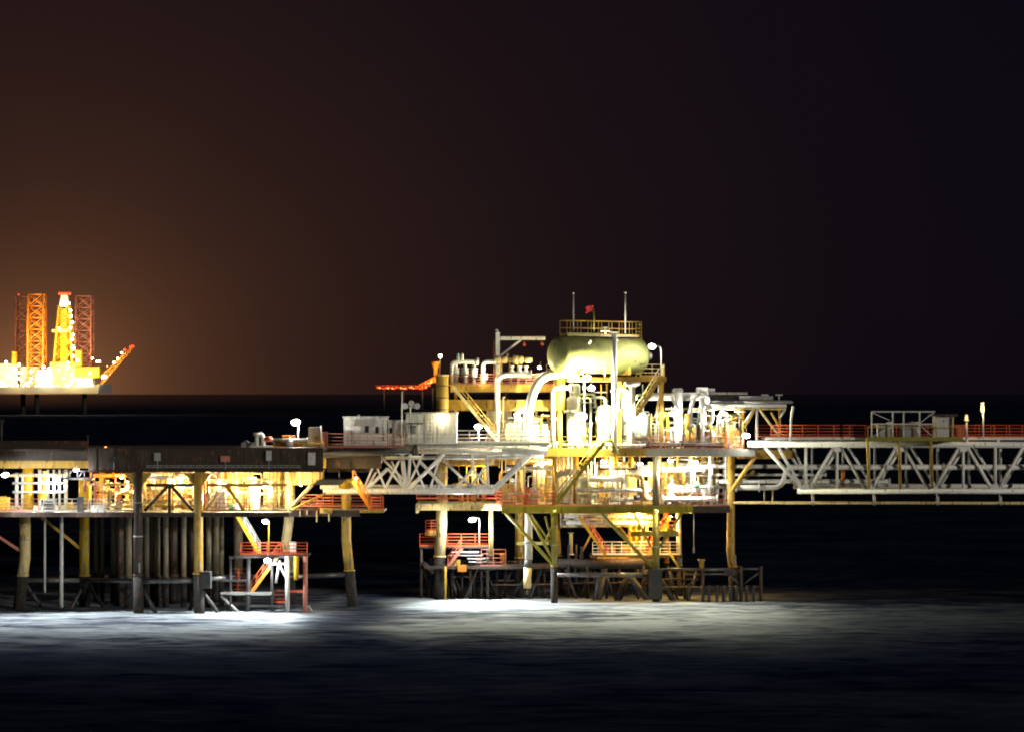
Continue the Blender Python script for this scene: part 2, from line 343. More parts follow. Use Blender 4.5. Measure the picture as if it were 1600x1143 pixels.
# ------------------------------------------------------------------ the setting: sea
def sea_material():
    m = bpy.data.materials.new('sea_water'); m.use_nodes = True; nt = m.node_tree; N = nt.nodes.new; L = nt.links.new
    b = nt.nodes['Principled BSDF']; b.inputs['IOR'].default_value = 1.33
    g = N('ShaderNodeNewGeometry'); mp = N('ShaderNodeMapping'); mp.inputs['Scale'].default_value = (.22, .8, 1)
    L(g.outputs['Position'], mp.inputs[0])
    n1 = N('ShaderNodeTexNoise'); n1.inputs['Scale'].default_value = 1.0; n1.inputs['Detail'].default_value = 9; n1.inputs['Roughness'].default_value = .62; n1.inputs['Distortion'].default_value = .6
    L(mp.outputs[0], n1.inputs['Vector'])
    m2 = N('ShaderNodeMapping'); m2.inputs['Scale'].default_value = (.03, .085, 1); L(g.outputs['Position'], m2.inputs[0])
    n2 = N('ShaderNodeTexNoise'); n2.inputs['Scale'].default_value = 1.0; n2.inputs['Detail'].default_value = 5; n2.inputs['Distortion'].default_value = .8
    L(m2.outputs[0], n2.inputs['Vector'])
    # churned, aerated crests: wind streaks of paler water with a shape of their own
    ad = N('ShaderNodeMath'); ad.operation = 'MULTIPLY_ADD'; ad.inputs[1].default_value = .55; L(n1.outputs['Fac'], ad.inputs[0])
    ml = N('ShaderNodeMath'); ml.operation = 'MULTIPLY'; ml.inputs[1].default_value = .45; L(n2.outputs['Fac'], ml.inputs[0]); L(ml.outputs[0], ad.inputs[2])
    cr = N('ShaderNodeValToRGB'); e = cr.color_ramp.elements; e[0].position = .40; e[1].position = .64
    e[0].color = (.003, .006, .026, 1); e[1].color = (.032, .042, .07, 1)
    L(ad.outputs[0], cr.inputs[0])
    # lamplit band painted as paler water, with some foam round the two jackets
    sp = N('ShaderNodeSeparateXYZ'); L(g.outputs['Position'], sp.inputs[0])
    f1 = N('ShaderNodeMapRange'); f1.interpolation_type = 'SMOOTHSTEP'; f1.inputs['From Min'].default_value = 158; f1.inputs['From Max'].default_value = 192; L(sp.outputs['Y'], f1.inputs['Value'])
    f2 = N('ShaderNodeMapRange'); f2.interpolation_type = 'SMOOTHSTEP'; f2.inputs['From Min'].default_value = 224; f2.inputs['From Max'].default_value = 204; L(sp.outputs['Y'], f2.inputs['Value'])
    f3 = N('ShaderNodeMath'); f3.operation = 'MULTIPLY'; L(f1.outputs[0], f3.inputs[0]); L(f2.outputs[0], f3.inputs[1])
    # broken outline of the two pale patches, where the lamps light the sea
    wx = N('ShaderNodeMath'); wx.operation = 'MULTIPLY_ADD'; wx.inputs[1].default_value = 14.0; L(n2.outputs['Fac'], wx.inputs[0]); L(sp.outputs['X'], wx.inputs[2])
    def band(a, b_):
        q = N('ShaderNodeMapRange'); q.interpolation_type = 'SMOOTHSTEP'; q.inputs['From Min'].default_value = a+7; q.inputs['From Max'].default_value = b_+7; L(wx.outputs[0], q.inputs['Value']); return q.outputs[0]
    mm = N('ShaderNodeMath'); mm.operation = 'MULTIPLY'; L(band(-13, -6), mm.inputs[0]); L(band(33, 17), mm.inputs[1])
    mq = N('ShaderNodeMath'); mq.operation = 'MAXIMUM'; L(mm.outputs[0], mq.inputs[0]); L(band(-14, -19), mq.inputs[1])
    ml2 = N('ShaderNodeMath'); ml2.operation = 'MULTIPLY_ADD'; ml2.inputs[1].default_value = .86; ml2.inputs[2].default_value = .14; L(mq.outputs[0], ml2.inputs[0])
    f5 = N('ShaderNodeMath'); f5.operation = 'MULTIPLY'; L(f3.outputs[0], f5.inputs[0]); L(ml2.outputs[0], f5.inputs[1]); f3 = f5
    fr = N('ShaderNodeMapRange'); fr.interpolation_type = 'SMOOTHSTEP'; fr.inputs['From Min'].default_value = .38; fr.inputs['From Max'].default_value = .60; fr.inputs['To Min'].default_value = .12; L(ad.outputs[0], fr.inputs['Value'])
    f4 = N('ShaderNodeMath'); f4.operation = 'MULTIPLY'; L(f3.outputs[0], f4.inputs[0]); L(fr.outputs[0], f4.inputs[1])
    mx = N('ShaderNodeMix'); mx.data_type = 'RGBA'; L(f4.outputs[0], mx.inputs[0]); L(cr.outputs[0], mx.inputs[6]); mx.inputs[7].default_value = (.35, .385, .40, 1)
    L(mx.outputs[2], b.inputs['Base Color'])
    b.inputs['Roughness'].default_value = .42; b.inputs['Specular IOR Level'].default_value = 0.0
    bp = N('ShaderNodeBump'); bp.inputs['Strength'].default_value = 1.0; bp.inputs['Distance'].default_value = .22
    L(ad.outputs[0], bp.inputs['Height']); L(bp.outputs[0], b.inputs['Normal'])
    lw = N('ShaderNodeLayerWeight'); lw.inputs['Blend'].default_value = .5
    gm = N('ShaderNodeMapRange'); gm.interpolation_type = 'SMOOTHSTEP'; gm.inputs['From Min'].default_value = .9915; gm.inputs['From Max'].default_value = .9995; gm.inputs['To Max'].default_value = .3
    L(lw.outputs['Facing'], gm.inputs['Value'])
    gl = N('ShaderNodeBsdfGlossy'); gl.inputs['Roughness'].default_value = .1; ms = N('ShaderNodeMixShader')
    L(gm.outputs[0], ms.inputs[0]); L(b.outputs[0], ms.inputs[1]); L(gl.outputs[0], ms.inputs[2]); L(ms.outputs[0], nt.nodes['Material Output'].inputs['Surface'])
    return m
def sea():
    mb = MB(); R = 40000.0
    # wave relief near the platforms, flat sheet out to the horizon
    nx, ny, x0, x1, y0, y1 = 300, 240, -90.0, 90.0, 60.0, 260.0
    idx = {}
    from mathutils import noise
    for j in range(ny+1):
        for i in range(nx+1):
            x = x0+(x1-x0)*i/nx; y = y0+(y1-y0)*j/ny
            ed = min(1, min(x-x0, x1-x, y-y0, y1-y)/12.0)
            z = .20*noise.noise((x*.10, y*.22, 1.3))+.10*noise.noise((x*.3, y*.62, 4.1))+.05*noise.noise((x*.8, y*1.5, 9.0))
            mb.v.append(Vector((x, y, z*ed)))
    for j in range(ny):
        for i in range(nx):
            a = j*(nx+1)+i; mb.f.append((a, a+1, a+nx+2, a+nx+1)); mb.s.append(True)
    for lo, hi in (((-R, -500), (R, y0)), ((-R, y1), (R, R)), ((-R, y0), (x0, y1)), ((x1, y0), (R, y1))):
        mb.quad((lo[0], lo[1], 0), (hi[0], lo[1], 0), (hi[0], hi[1], 0), (lo[0], hi[1], 0), True)
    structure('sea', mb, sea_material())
sea()
# ------------------------------------------------------------------ far things: jack-up rig and red-lit platform near the horizon
def lattice(t, name, cx, cy, w, z0, z1, m, bay, chord=.7, thin=.32, taper=1.0):
    """square lattice tower part with chords as the body and its bracing as one sub-part"""
    mb = MB(); cs = [(-1,-1),(1,-1),(1,1),(-1,1)]
    def pt(k, z):
        s = w/2*(1+(taper-1)*(z-z0)/(z1-z0)); return Vector((cx+cs[k % 4][0]*s, cy+cs[k % 4][1]*s, z))
    for k in range(4): mb.tube(pt(k, z0), pt(k, z1), chord, n=6)
    leg = part(t, name, mb, m); br = MB(); n = max(2, int((z1-z0)/bay))
    for i in range(n):
        a, b = z0+(z1-z0)*i/n, z0+(z1-z0)*(i+1)/n
        for k in range(4):
            br.tube(pt(k, a), pt(k+1, b), thin, n=4).tube(pt(k+1, a), pt(k, b), thin, n=4).tube(pt(k, b), pt(k+1, b), thin, n=4)
    part(leg, 'bracing', br, m); return leg
def jackup():
    D = 2000.0; q = D/F
    t = thing('jack_up_rig', 'brightly lit jack-up drilling rig with three lattice legs on the far horizon', 'drilling rig', P(85, 640, D))
    hull = MB(); y0, y1 = D-30, D+35
    pr = [P(-60, 604, D), P(148, 604, D), P(165, 600, D), P(163, 614, D), P(-60, 614, D)]
    n = len(hull.v)
    for yy in (y0, y1):
        for p in pr: hull.v.append(Vector((p.x, yy, p.z)))
    hull.f += [(4,3,2,1,0), (5,6,7,8,9)]+[(i, (i+1) % 5, 5+(i+1) % 5, 5+i) for i in range(5)]; hull.s += [False]*7
    part(t, 'hull', hull, GREY)
    lattice(t, 'leg', X_(36, D+25), D+25, 12, Z_(606, D), Z_(462, D), REDP, 10, .5, .32)
    lattice(t, 'leg', X_(57.5, D-12), D-12, 14, Z_(606, D), Z_(461, D), ORANGE, 10, .75, .42)
    lattice(t, 'leg', X_(132, D+8), D+8, 14, Z_(606, D), Z_(462, D), REDP, 10, .6, .34)
    for x, yy in ((36, D+25), (57.5, D-12), (132, D+8)): part(t, 'lower_leg', MB().tube((X_(x, yy), yy, -1), (X_(x, yy), yy, Z_(615, D)), 2.2, n=12), MARINE)  # legs unlit below the hull, their darkness put into the material
    dk = lattice(t, 'derrick', X_(101, D-10), D-10, 17, Z_(572, D), Z_(478, D), YELLOW, 10, .8, .4, taper=.55)
    part(t, 'crown_block', MB().box(P(101, 470, D-10), (9, 9, 11), top=(.6, .6)), GREYW)
    part(t, 'monkey_board', MB().box(P(96, 517, D-10), (15, 13, 2.5)), CREAM)
    part(t, 'setback', MB().box(P(101, 530, D-9), (7, 7, 55)), YELLOW)
    def blk(nm, x0, x1, ya, yb, yy0, yy1, m):
        a, b = P(x0, yb, D), P(x1, ya, D); return part(t, nm, MB().span((a.x, yy0, a.z), (b.x, yy1, b.z)), m)
    blk('accommodation_block', -50, 30, 568, 604.2, D-8, D+20, WHITE); blk('deckhouse', 34, 62, 573, 604.2, D-6, D+18, GREYW)
    blk('machinery_house', 66, 88, 578, 604.2, D-20, D+12, WHITE); blk('drill_floor', 84, 122, 566, 604.2, D-16, D+8, CREAM)
    blk('pipe_rack', 122, 160, 574, 590, D-16, D+10, YELLOW); blk('store', 124, 150, 590, 604.2, D-18, D+6, WHITE)
    blk('crane_pedestal', 24, 30, 550, 570, D-14, D-8, YELLOW); blk('crane_cab', 123, 132, 548, 572, D-16, D-8, YELLOW)
    bm = MB(); a, b = P(158, 596, D-12), P(207, 543, D-12)
    for dz, dy in ((-1.6, -2), (-1.6, 2), (2.4, 0)):
        bm.beam(a+Vector((0, dy, dz*2)), b+Vector((0, dy*.4, dz*.5)), 1.1, 1.1)
    for k in range(12):
        c, d = a.lerp(b, k/12), a.lerp(b, (k+1)/12); bm.tube(c+Vector((0, -2, -2.4)), d+Vector((0, 0, 3)), .4, n=4).tube(c+Vector((0, 2, -2.4)), d+Vector((0, 0, 3)), .4, n=4)
    part(t, 'flare_boom', bm, ORANGE)
    part(t, 'helideck', MB().lathe(P(-40, 562, D+5), (0, 0, 1), [(0, 14), (1.2, 14.5)], 8), GREY)
    sph = {}
    def dot(px, py, yy, r, m):
        k = (m.name, r)
        if k not in sph: sph[k] = MB().lathe((0, 0, 0), (0, 0, 1), [(-r, .02), (-r*.7, r*.7), (0, r), (r*.7, r*.7), (r, .02)], 8).mesh('lamp', m=m)
        inst(t, 'lamp', sph[k], P(px, py, yy))
    for x in (93, 97, 101, 105, 109): dot(x, 458.5, D-16, 1.3, LENSR)
    for x, y in ((110, 485), (111, 494), (113, 504), (110, 512), (114, 523), (113, 530), (114, 541), (115, 545), (114, 556), (92, 513), (104, 472), (108, 474), (99, 474), (96, 476)): dot(x, y, D-21, 1.0, LENS)
    dot(29, 460, D+20, .8, LENSR)
    for x, y in ((204, 542), (206, 541), (208, 541), (195, 546)): dot(x, y, D-15, 1.3, LENSR)
    for x, y in ((190, 551), (184, 560), (178, 566)): dot(x, y, D-15, .9, LENSW)
    rnd = random.Random(5)
    for k in range(46):
        x = rnd.uniform(0, 168); dot(x, rnd.choice((564, 569, 575, 580, 586, 592, 597, 601)) + rnd.uniform(-2, 2) - (4 if x > 140 else 0), D-27, rnd.choice((.7, .9, 1.2)), rnd.choice((LENS, LENS, LENSW, LENSW, LENSO)))
    for x in range(2, 150, 9): dot(x+rnd.uniform(-2, 2), 602, D-27, .55, LENSW)
    for x, y, p, c in ((6, 572, 42000, WARM), (24, 590, 30000, WARM), (50, 566, 26000, WARM), (72, 590, 36000, NEUT), (92, 560, 34000, AMBER), (112, 590, 42000, WARM), (130, 580, 36000, WARM), (150, 584, 34000, WARM), (170, 568, 22000, AMBER), (108, 500, 16000, NEUT), (100, 535, 30000, AMBER), (56, 530, 60000, AMBER), (60, 490, 50000, AMBER), (34, 520, 50000, WARM), (126, 520, 40000, WARM), (136, 480, 40000, WARM), (134, 560, 30000, WARM), (97, 470, 2500, COOL)):
        bulb(t, P(x, y, D-36), p*.24, c, radius=1.5)
    return t
jackup()
def far_platform():
    D = 2600.0; q = D/F
    t = thing('distant_platform', 'far platform strung with red and orange lights beside the ochre stack', 'platform', P(640, 640, D))
    a, b = P(586, 606, D), P(668, 606, D)
    part(t, 'bridge', MB().beam(a, b, 3, .6).beam(a+Vector((0, 0, 3)), b+Vector((0, 0, 3)), .7, .45), RED)
    tr = MB(); n = 18
    for k in range(n):
        c, d = a.lerp(b, k/n), a.lerp(b, (k+1)/n); tr.tube(c, d+Vector((0, 0, 3)), .22, n=4).tube(d, d+Vector((0, 0, 3)), .22, n=4)
    part(t, 'bracing', tr, RED)
    for x in (600, 630, 660, 676): part(t, 'leg', MB().tube(P(x, 606, D), Vector((X_(x, D), D, -1)), 1.0, n=8), DARK)
    bo = MB(); p0, p1 = P(650, 606, D), P(686, 586, D)
    for dy, dz in ((-2, -1.2), (2, -1.2), (0, 1.8)): bo.beam(p0+Vector((0, dy, dz)), p1+Vector((0, dy*.5, dz*.6)), .7, .7)
    for k in range(14): c, d = p0.lerp(p1, k/14), p0.lerp(p1, (k+1)/14); bo.tube(c+Vector((0, -2, -1.2)), d+Vector((0, 0, 1.8)), .3, n=4).tube(c+Vector((0, 2, -1.2)), d+Vector((0, 0, 1.8)), .3, n=4)
    part(t, 'boom', bo, ORANGE); part(t, 'module', MB().box(P(668, 601, D), (7, 6, 4)), RED); part(t, 'upper_module', MB().box(P(677, 594, D), (6, 6, 5)), ORANGE)
    part(t, 'stack', MB().lathe(P(681, 586, D), (0, 0, 1), [(0, 2.6), (7, 2.4), (13, 4.6), (16, 5.4)], 12), ORANGE)
    part(t, 'mast', MB().tube(P(687, 586, D), P(688, 556, D), .35, n=6), GREY)
    sm = {}
    rnd = random.Random(3)
    def dot(p, r, m):
        k = (m.name, round(r, 1))
        if k not in sm: sm[k] = MB().lathe((0, 0, 0), (0, 0, 1), [(-r, .02), (-r*.7, r*.7), (0, r), (r*.7, r*.7), (r, .02)], 8).mesh('lamp', m=m)
        inst(t, 'lamp', sm[k], p)
    for k in range(24): dot(P(590+k*3.3, 605.5+rnd.uniform(-1.2, 1.6), D-4), rnd.choice((.6, .8, 1.1)), rnd.choice((LENSR, LENSR, LENSR, LENSO)))
    for k in range(18):
        x = rnd.uniform(657, 684); dot(P(x, 606-(x-655)*.62+rnd.uniform(-3, 5), D-10), rnd.choice((.7, 1.0)), rnd.choice((LENSR, LENSO, LENSO)))
    dot(P(688, 556, D), 2.2, LENSW)
    for x, y, p, c in ((600, 603, 4500, (1, .2, .05)), (640, 602, 4500, (1, .2, .05)), (664, 594, 6000, (1, .3, .08)), (677, 582, 6000, AMBER), (690, 558, 6000, WARM)): bulb(t, P(x, y, D-14), p, c, radius=1)
far_platform()
# ------------------------------------------------------------------ wellhead platform (dark brown girder deck on the left)
YA = 193.0
ZT, ZB, ZC = Z_(700, YA), Z_(735, YA), Z_(800, YA)       # top deck, girder underside, cellar deck
wp = thing('wellhead_platform', 'wellhead platform with long brown girder deck above a glowing cellar bay', 'platform', P(215, 952, YA))
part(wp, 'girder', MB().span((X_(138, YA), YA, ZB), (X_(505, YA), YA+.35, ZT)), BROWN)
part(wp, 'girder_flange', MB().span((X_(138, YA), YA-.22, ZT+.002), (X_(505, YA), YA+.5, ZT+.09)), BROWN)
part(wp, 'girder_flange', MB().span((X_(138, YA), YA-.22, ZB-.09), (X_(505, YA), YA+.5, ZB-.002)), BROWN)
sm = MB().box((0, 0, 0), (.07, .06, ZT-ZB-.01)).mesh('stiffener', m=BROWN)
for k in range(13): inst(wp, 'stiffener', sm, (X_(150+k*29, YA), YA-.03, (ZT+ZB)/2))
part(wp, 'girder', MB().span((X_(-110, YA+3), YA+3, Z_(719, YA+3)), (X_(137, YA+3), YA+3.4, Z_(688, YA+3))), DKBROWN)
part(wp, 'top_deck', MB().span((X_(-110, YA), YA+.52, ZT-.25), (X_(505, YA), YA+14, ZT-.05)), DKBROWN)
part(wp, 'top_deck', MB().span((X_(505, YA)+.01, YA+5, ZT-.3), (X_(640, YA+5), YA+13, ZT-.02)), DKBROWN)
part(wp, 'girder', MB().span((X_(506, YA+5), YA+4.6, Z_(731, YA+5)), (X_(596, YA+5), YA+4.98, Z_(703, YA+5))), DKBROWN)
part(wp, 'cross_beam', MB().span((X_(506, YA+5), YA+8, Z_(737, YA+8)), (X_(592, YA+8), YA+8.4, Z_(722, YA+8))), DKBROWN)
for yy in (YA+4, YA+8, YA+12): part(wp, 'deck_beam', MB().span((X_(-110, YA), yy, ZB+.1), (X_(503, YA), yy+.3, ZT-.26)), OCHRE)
part(wp, 'cellar_deck', MB().span((X_(-110, YA), YA+.2, ZC-.16), (X_(452, YA), YA+14, ZC)), GALV)
part(wp, 'cellar_beam', MB().span((X_(-110, YA), YA-.1, ZC-.38), (X_(452, YA), YA+.19, ZC+.03)), BROWN)
for k, (a, b) in enumerate(((228, 302), (322, 448))):
    mm = BROWN if k == 0 else OCHRE; c = (a+b)/2 if k == 0 else 352; y = YA+.25
    part(wp, 'brace', MB().tube(P(a, 757, y), P(b, 757, y), .13), mm)
    part(wp, 'brace', MB().tube(P(c-2, 758, y+.05), P(a-2, 797, y+.05), .15), CREAM if k else BROWN); part(wp, 'brace', MB().tube(P(c+2, 758, y+.05), P(302 if k == 0 else 382, 797, y+.05), .15), mm)
    if k == 0: part(wp, 'brace', MB().tube(P(c, 757, y+.1), P(c, 800, y+.1), .14), mm)
def leg(t, pts, r, Y, m, foot_y, mf=MARINE, name='leg'):
    w = [P(x, y, Y) for x, y in pts]; l = part(t, name, MB().path(w, r, 16), m)
    b = P(*foot_y, Y); low = Vector((b.x+(b.x-w[-2].x)*.4*0, Y, -1.4)); base = w[-1]
    part(l, 'splash_zone', MB().path([base+Vector((0, 0, .12)), Vector((b.x, Y, -1.4))], r*1.1, 14), mf)
    for kk in (.3, .62): part(l, 'clamp', MB().lathe(w[0].lerp(base, kk) if len(w) == 2 else w[0].lerp(w[1], kk), (0, 0, 1), [(0, r*1.07), (.1, r*1.07)], 14), GREY)
    part(l, 'anode', MB().box(base+Vector((r*.4, -r*.95, .8)), (.12, .12, .9)), GREY)
    part(l, 'collar', MB().lathe(base+Vector((0, 0, .1)), (0, 0, 1), [(0, r*1.2), (.12, r*1.2)], 14), m); return l
leg(wp, [(216, 736), (216, 900)], .42, YA+.2, BROWN, (217, 958))
leg(wp, [(310, 736), (310, 898)], .42, YA+.2, OCHRE, (312, 952))
for x in (216, 310):
    for s in (-1, 1):
        a, b = P(x, 738, YA+.2), P(x, 752, YA+.2); w = M_(14)*s
        h = MB(); n = len(h.v)
        for yy in (YA+.1, YA+.32): h.v += [Vector((a.x+s*.4, yy, a.z)), Vector((a.x+s*.4+w, yy, a.z)), Vector((b.x+s*.4, yy, b.z-.3))]
        h.f += [(0, 1, 2), (5, 4, 3), (0, 3, 4, 1), (1, 4, 5, 2), (2, 5, 3, 0)]; h.s += [False]*5
        part(wp, 'haunch', h, OCHRE)
leg(wp, [(39, 800), (39, 870), (35, 901)], .50, 197.0, CREAM, (27, 955))
leg(wp, [(132, 800), (132, 901)], .46, 199.0, YELLOW, (132, 955))
leg(wp, [(453, 735), (453, 800), (447, 845), (453, 895)], .44, 199.5, CREAM, (455, 950))
leg(wp, [(541, 752), (541, 842), (546, 893)], .44, 200.0, OCHRE, (553, 952))
part(wp, 'pile_cap', MB().lathe(P(40, 803, 197), (0, 0, 1), [(0, 1.5), (.12, 1.9), (.35, 1.9)], 12), YELLOW)
part(wp, 'brace', MB().tube(P(35, 862, 197), P(-60, 800, 197), .15), REDP); part(wp, 'brace', MB().tube(P(125, 856, 199), P(62, 805, 198), .15), OCHRE)
part(wp, 'column', MB().tube(P(132, 745, 199), P(132, 800, 199), .52, n=14), YELLOW)
part(wp, 'column', MB().tube(P(44, 728, 198), P(44, 798, 198), .5, n=14), YELLOW)
for x, yy in ((-30, 202), (72, 205), (160, 206), (262, 206), (350, 206), (437, 206)): part(wp, 'column', MB().tube(P(x, 735, yy), P(x, 800, yy), .3, n=12), OCHRE)
# jacket bracing at the waterline
for a, b, r in (((35, 906, 197), (132, 906, 199), .22), ((132, 905, 199), (214, 907, 194), .2), ((219, 907, 193.4), (308, 906, 193.4), .24), ((314, 905, 193.6), (372, 900, 196), .2), ((455, 900, 199.5), (546, 897, 200), .22)):
    part(wp, 'brace', MB().tube(P(*a), P(*b), r, n=10), WETGREY)
for a, b in (((132, 910, 199), (102, 956, 197)), ((134, 908, 199), (175, 956, 197)), ((219, 912, 193.4), (252, 962, 193.4)), ((308, 912, 193.4), (352, 962, 194)), ((214, 915, 194), (182, 955, 196)), ((314, 912, 194), (290, 955, 197)), ((40, 912, 197), (75, 955, 199))):
    part(wp, 'brace', MB().tube(P(*a), Vector((P(*b).x, b[2], -.9)), .17, n=8), DARK)
for x, yy in ((132, 205), (240, 205), (330, 204)): part(wp, 'brace', MB().tube(P(x-60, 900, yy), P(x+70, 900, yy), .2, n=8), DKBROWN)
part(wp, 'bumper', MB().box(P(322, 905, 193.2), (.9, 1.0, 1.5)), DARK)
for x, r in ((70, .10), (96, .17)): part(wp, 'drain_pipe', MB().tube(P(x, 805, 196), P(x, 925 if x == 70 else 948, 196), r, n=8), GREYW)
# conductors
rnd = random.Random(21)
ORD = ['first', 'second', 'third', 'fourth', 'fifth', 'sixth', 'seventh', 'eighth', 'ninth', 'tenth', 'eleventh', 'twelfth', 'thirteenth', 'fourteenth', 'fifteenth', 'sixteenth', 'seventeenth', 'eighteenth', 'nineteenth', 'twentieth']+['%d%s' % (k, {1: 'st', 2: 'nd', 3: 'rd'}.get(k % 10, 'th')) for k in range(21, 60)]
for kc, (x, yy, r, m) in enumerate(((150, 204, .22, WEATH), (160, 203, .18, WEATH), (178, 203, .30, WEATH), (187, 200, .42, BROWN), (201, 198, .30, WEATH), (229, 199, .24, WEATH), (238, 204, .24, WEATH), (246, 200, .26, WEATH), (259, 199, .26, WEATH), (271, 202, .40, BROWN), (287, 199, .25, WEATH), (299, 204, .36, BROWN), (326, 199, .26, WEATH), (337, 203, .32, WEATH), (346, 200, .22, WEATH), (372, 204, .44, WEATH))):
    t = thing('conductor_pipe', ORD[kc]+' weathered conductor pipe from the yellow leg below the wellhead cellar', 'pipe', Vector((X_(x, yy), yy, -1.2)), 'conductor pipes below the wellhead deck')
    part(t, 'casing', MB().tube((X_(x, yy), yy, 2.6), (X_(x, yy), yy, ZC-.17), r, n=14), m); part(t, 'splash_zone', MB().tube((X_(x, yy), yy, -1.2), (X_(x, yy), yy, 2.6), r*1.15, n=12), MARINE)
    part(t, 'centraliser', MB().tube((X_(x, yy), yy, 2.5), (X_(x, yy), yy, 2.75), r*1.4, n=14), DKBROWN)
t = thing('cable_tray', 'grey ladder cable tray clipped along the brown girder face', 'cable tray', P(300, 729, YA-.3))
for y in (726.5, 729.5): part(t, 'side_rail', MB().beam(P(228, y, YA-.32), P(470, y, YA-.32), .05, .06), GREY)
tm = MB().box((0, 0, 0), (.05, .05, .16)).mesh('rung', m=GREY)
for k in range(26): inst(t, 'rung', tm, P(232+k*9.4, 728, YA-.32))
for x, y, w, h, lab, m in ((246, 713, .55, .7, 'small grey junction box high on the brown girder', GREY), (352, 716, .8, .5, 'wide rusty junction box on the brown girder', REDP), (420, 711, .45, .85, 'pale upright junction box on the brown girder', GREYW), (178, 717, .5, .5, 'square dark junction box near the orange lamp', DARK)):
    t = thing('junction_box', lab, 'junction box', P(x, y, YA-.15)); part(t, 'body', MB().box(P(x, y, YA-.16), (w, .2, h)), m); part(t, 'conduit', MB().tube(P(x, y, YA-.16)+Vector((0, 0, -h/2)), P(x, 733, YA-.16), .035, n=6), GREY)
# wind wall behind the wells
t = thing('wind_wall', 'cream ribbed wind wall at the back of the wellhead cellar', 'wall', P(330, 800, 206.6))
pm = MB().box((0, 0, 1.75), (.86, .06, 3.5)); pm.box((0, -.05, 1.75), (.3, .05, 3.5)); pm = pm.mesh('panel', m=CREAM)
for k in range(16):
    if k in (6, 12): continue
    inst(t, 'panel', pm, (X_(226, 206.6)+k*.9, 206.6, ZC+.01))
# wellhead trees
tp = tree_proto(); first = True
WL = ' cream and orange wellhead tree from the yellow tote tank in the cellar'
for kt, (x, yy, rz) in enumerate(((152, 199, .3), (168, 203, -.4), (185, 197.5, .2), (200, 200.5, 2.8), (233, 198.5, .1), (247, 203, .4), (259, 198, -.2), (275, 201, 3.0), (290, 198.2, .3), (326, 199, .2), (338, 203, 2.7))):
    at = Vector((X_(x, yy), yy, ZC+.02))
    if first: tp.location = at; tp.rotation_euler = (0, 0, rz); tp['label'] = ORD[kt]+WL; tp['group'] = 'wellhead trees in the cellar'; first = False
    else: copy_tree(tp, at, rz, label=ORD[kt]+WL)
# manifold pipes of the cellar
g = 'manifold pipes in the wellhead cellar'; CN = {'white_paint': 'white', 'weathered_white_paint': 'grey-white', 'cream_paint': 'cream', 'ochre_paint': 'ochre', 'yellow_paint': 'yellow', 'faded_red_paint': 'faded red', 'pale_green_vessel_paint': 'pale green', 'orange_paint': 'orange'}
for k in range(84):
    yy = rnd.uniform(195, 205); x = rnd.choice((rnd.uniform(142, 212), rnd.uniform(222, 305), rnd.uniform(222, 305), rnd.uniform(318, 345), rnd.uniform(345, 445))); x2 = x+rnd.choice((-1, 1))*rnd.uniform(5, 26); top = rnd.uniform(738, 775)
    r = rnd.choice((.045, .06, .08, .11)); m = rnd.choice((WHITE, CREAM, WHITE, OCHRE, CREAM, REDP))
    if rnd.random() < .55: pts = [(X_(x, yy), yy, ZC+.02), P(x, top, yy), P(x2, top, yy), P(x2, top+rnd.uniform(3, 22), yy)]
    else: pts = [(X_(x, yy), yy, ZC+.02), (X_(x, yy), yy, ZB-.3)]
    zone = 'near the yellow tote tank' if x < 180 else 'beside the dark front column' if x < 222 else 'behind the first cellar brace' if x < 262 else 'before the second column' if x < 310 else 'behind the glaring white cabinet' if x < 360 else 'beside the white upright vessel' if x < 405 else 'next to the cream leg'
    pipe(' '.join((CN[m.name], 'straight riser' if len(pts) == 2 else 'bent pipe', ('thin', 'slim', 'stout')[0 if r < .05 else 1 if r < .1 else 2], zone, 'in the cellar')), pts, r, m, group=g, n=6, flanges=r > .07, name='manifold_pipe')
for k, (x0, x1, y, yy, r, m) in enumerate(((140, 212, 756, 196, .09, CREAM), (222, 306, 745, 197, .16, WHITE), (222, 306, 780, 197, .14, CREAM), (222, 440, 771, 204, .13, WHITE), (318, 440, 749, 200, .12, CREAM), (142, 212, 742, 203, .2, ORANGE), (222, 306, 741, 203, .12, WHITE), (222, 306, 762, 201, .1, WHITE), (222, 306, 789, 195.5, .11, OCHRE))):
    pipe(ORD[k]+' long level header pipe crossing the wellhead cellar', [P(x0, y, yy), P(x1, y, yy)], r, m, group='header pipes in the wellhead cellar', name='header_pipe')
# left-hand open bay: white pipe frames, yellow tanks, cabinets
t = thing('pipe_rack', 'open white pipe rack with crossbars beside the yellow column', 'pipe rack', P(60, 800, 197))
for x in (26, 35, 62, 75, 84, 93, 103): part(t, 'upright', MB().tube(P(x, 738 if x < 60 else 733, 197.6), P(x, 799, 197.6), .16 if x in (26, 62, 103) else .11, n=10), WHITE)
for y in (741, 754, 768): part(t, 'crossbar', MB().tube(P(20, y, 197.3), P(104, y, 197.3), .11, n=8), WHITE)
part(t, 'crossbar', MB().beam(P(10, 742, 197), P(105, 743, 197), .2, .2), CREAM)
def tank_box(label, x0, x1, ya, yb, yy, m, dp=1.2):
    t = thing('chemical_tank', label, 'tank', P((x0+x1)/2, yb, yy)); a, b = P(x0, yb, yy), P(x1, ya, yy)
    part(t, 'body', MB().span((a.x, yy, a.z), (b.x, yy+dp, b.z)), m); part(t, 'lid', MB().box(((a.x+b.x)/2, yy+dp/2, b.z+.05), ((b.x-a.x)*.5, dp*.5, .1)), m)
    for k in range(2): part(t, 'rib', MB().box((a.x+(b.x-a.x)*(k+1)/3, yy-.03, (a.z+b.z)/2), (.07, .06, b.z-a.z-.02)), m)
tank_box('bright yellow chemical tank at the edge of the open bay', -6, 11, 777, 799, 196, YELLOW)
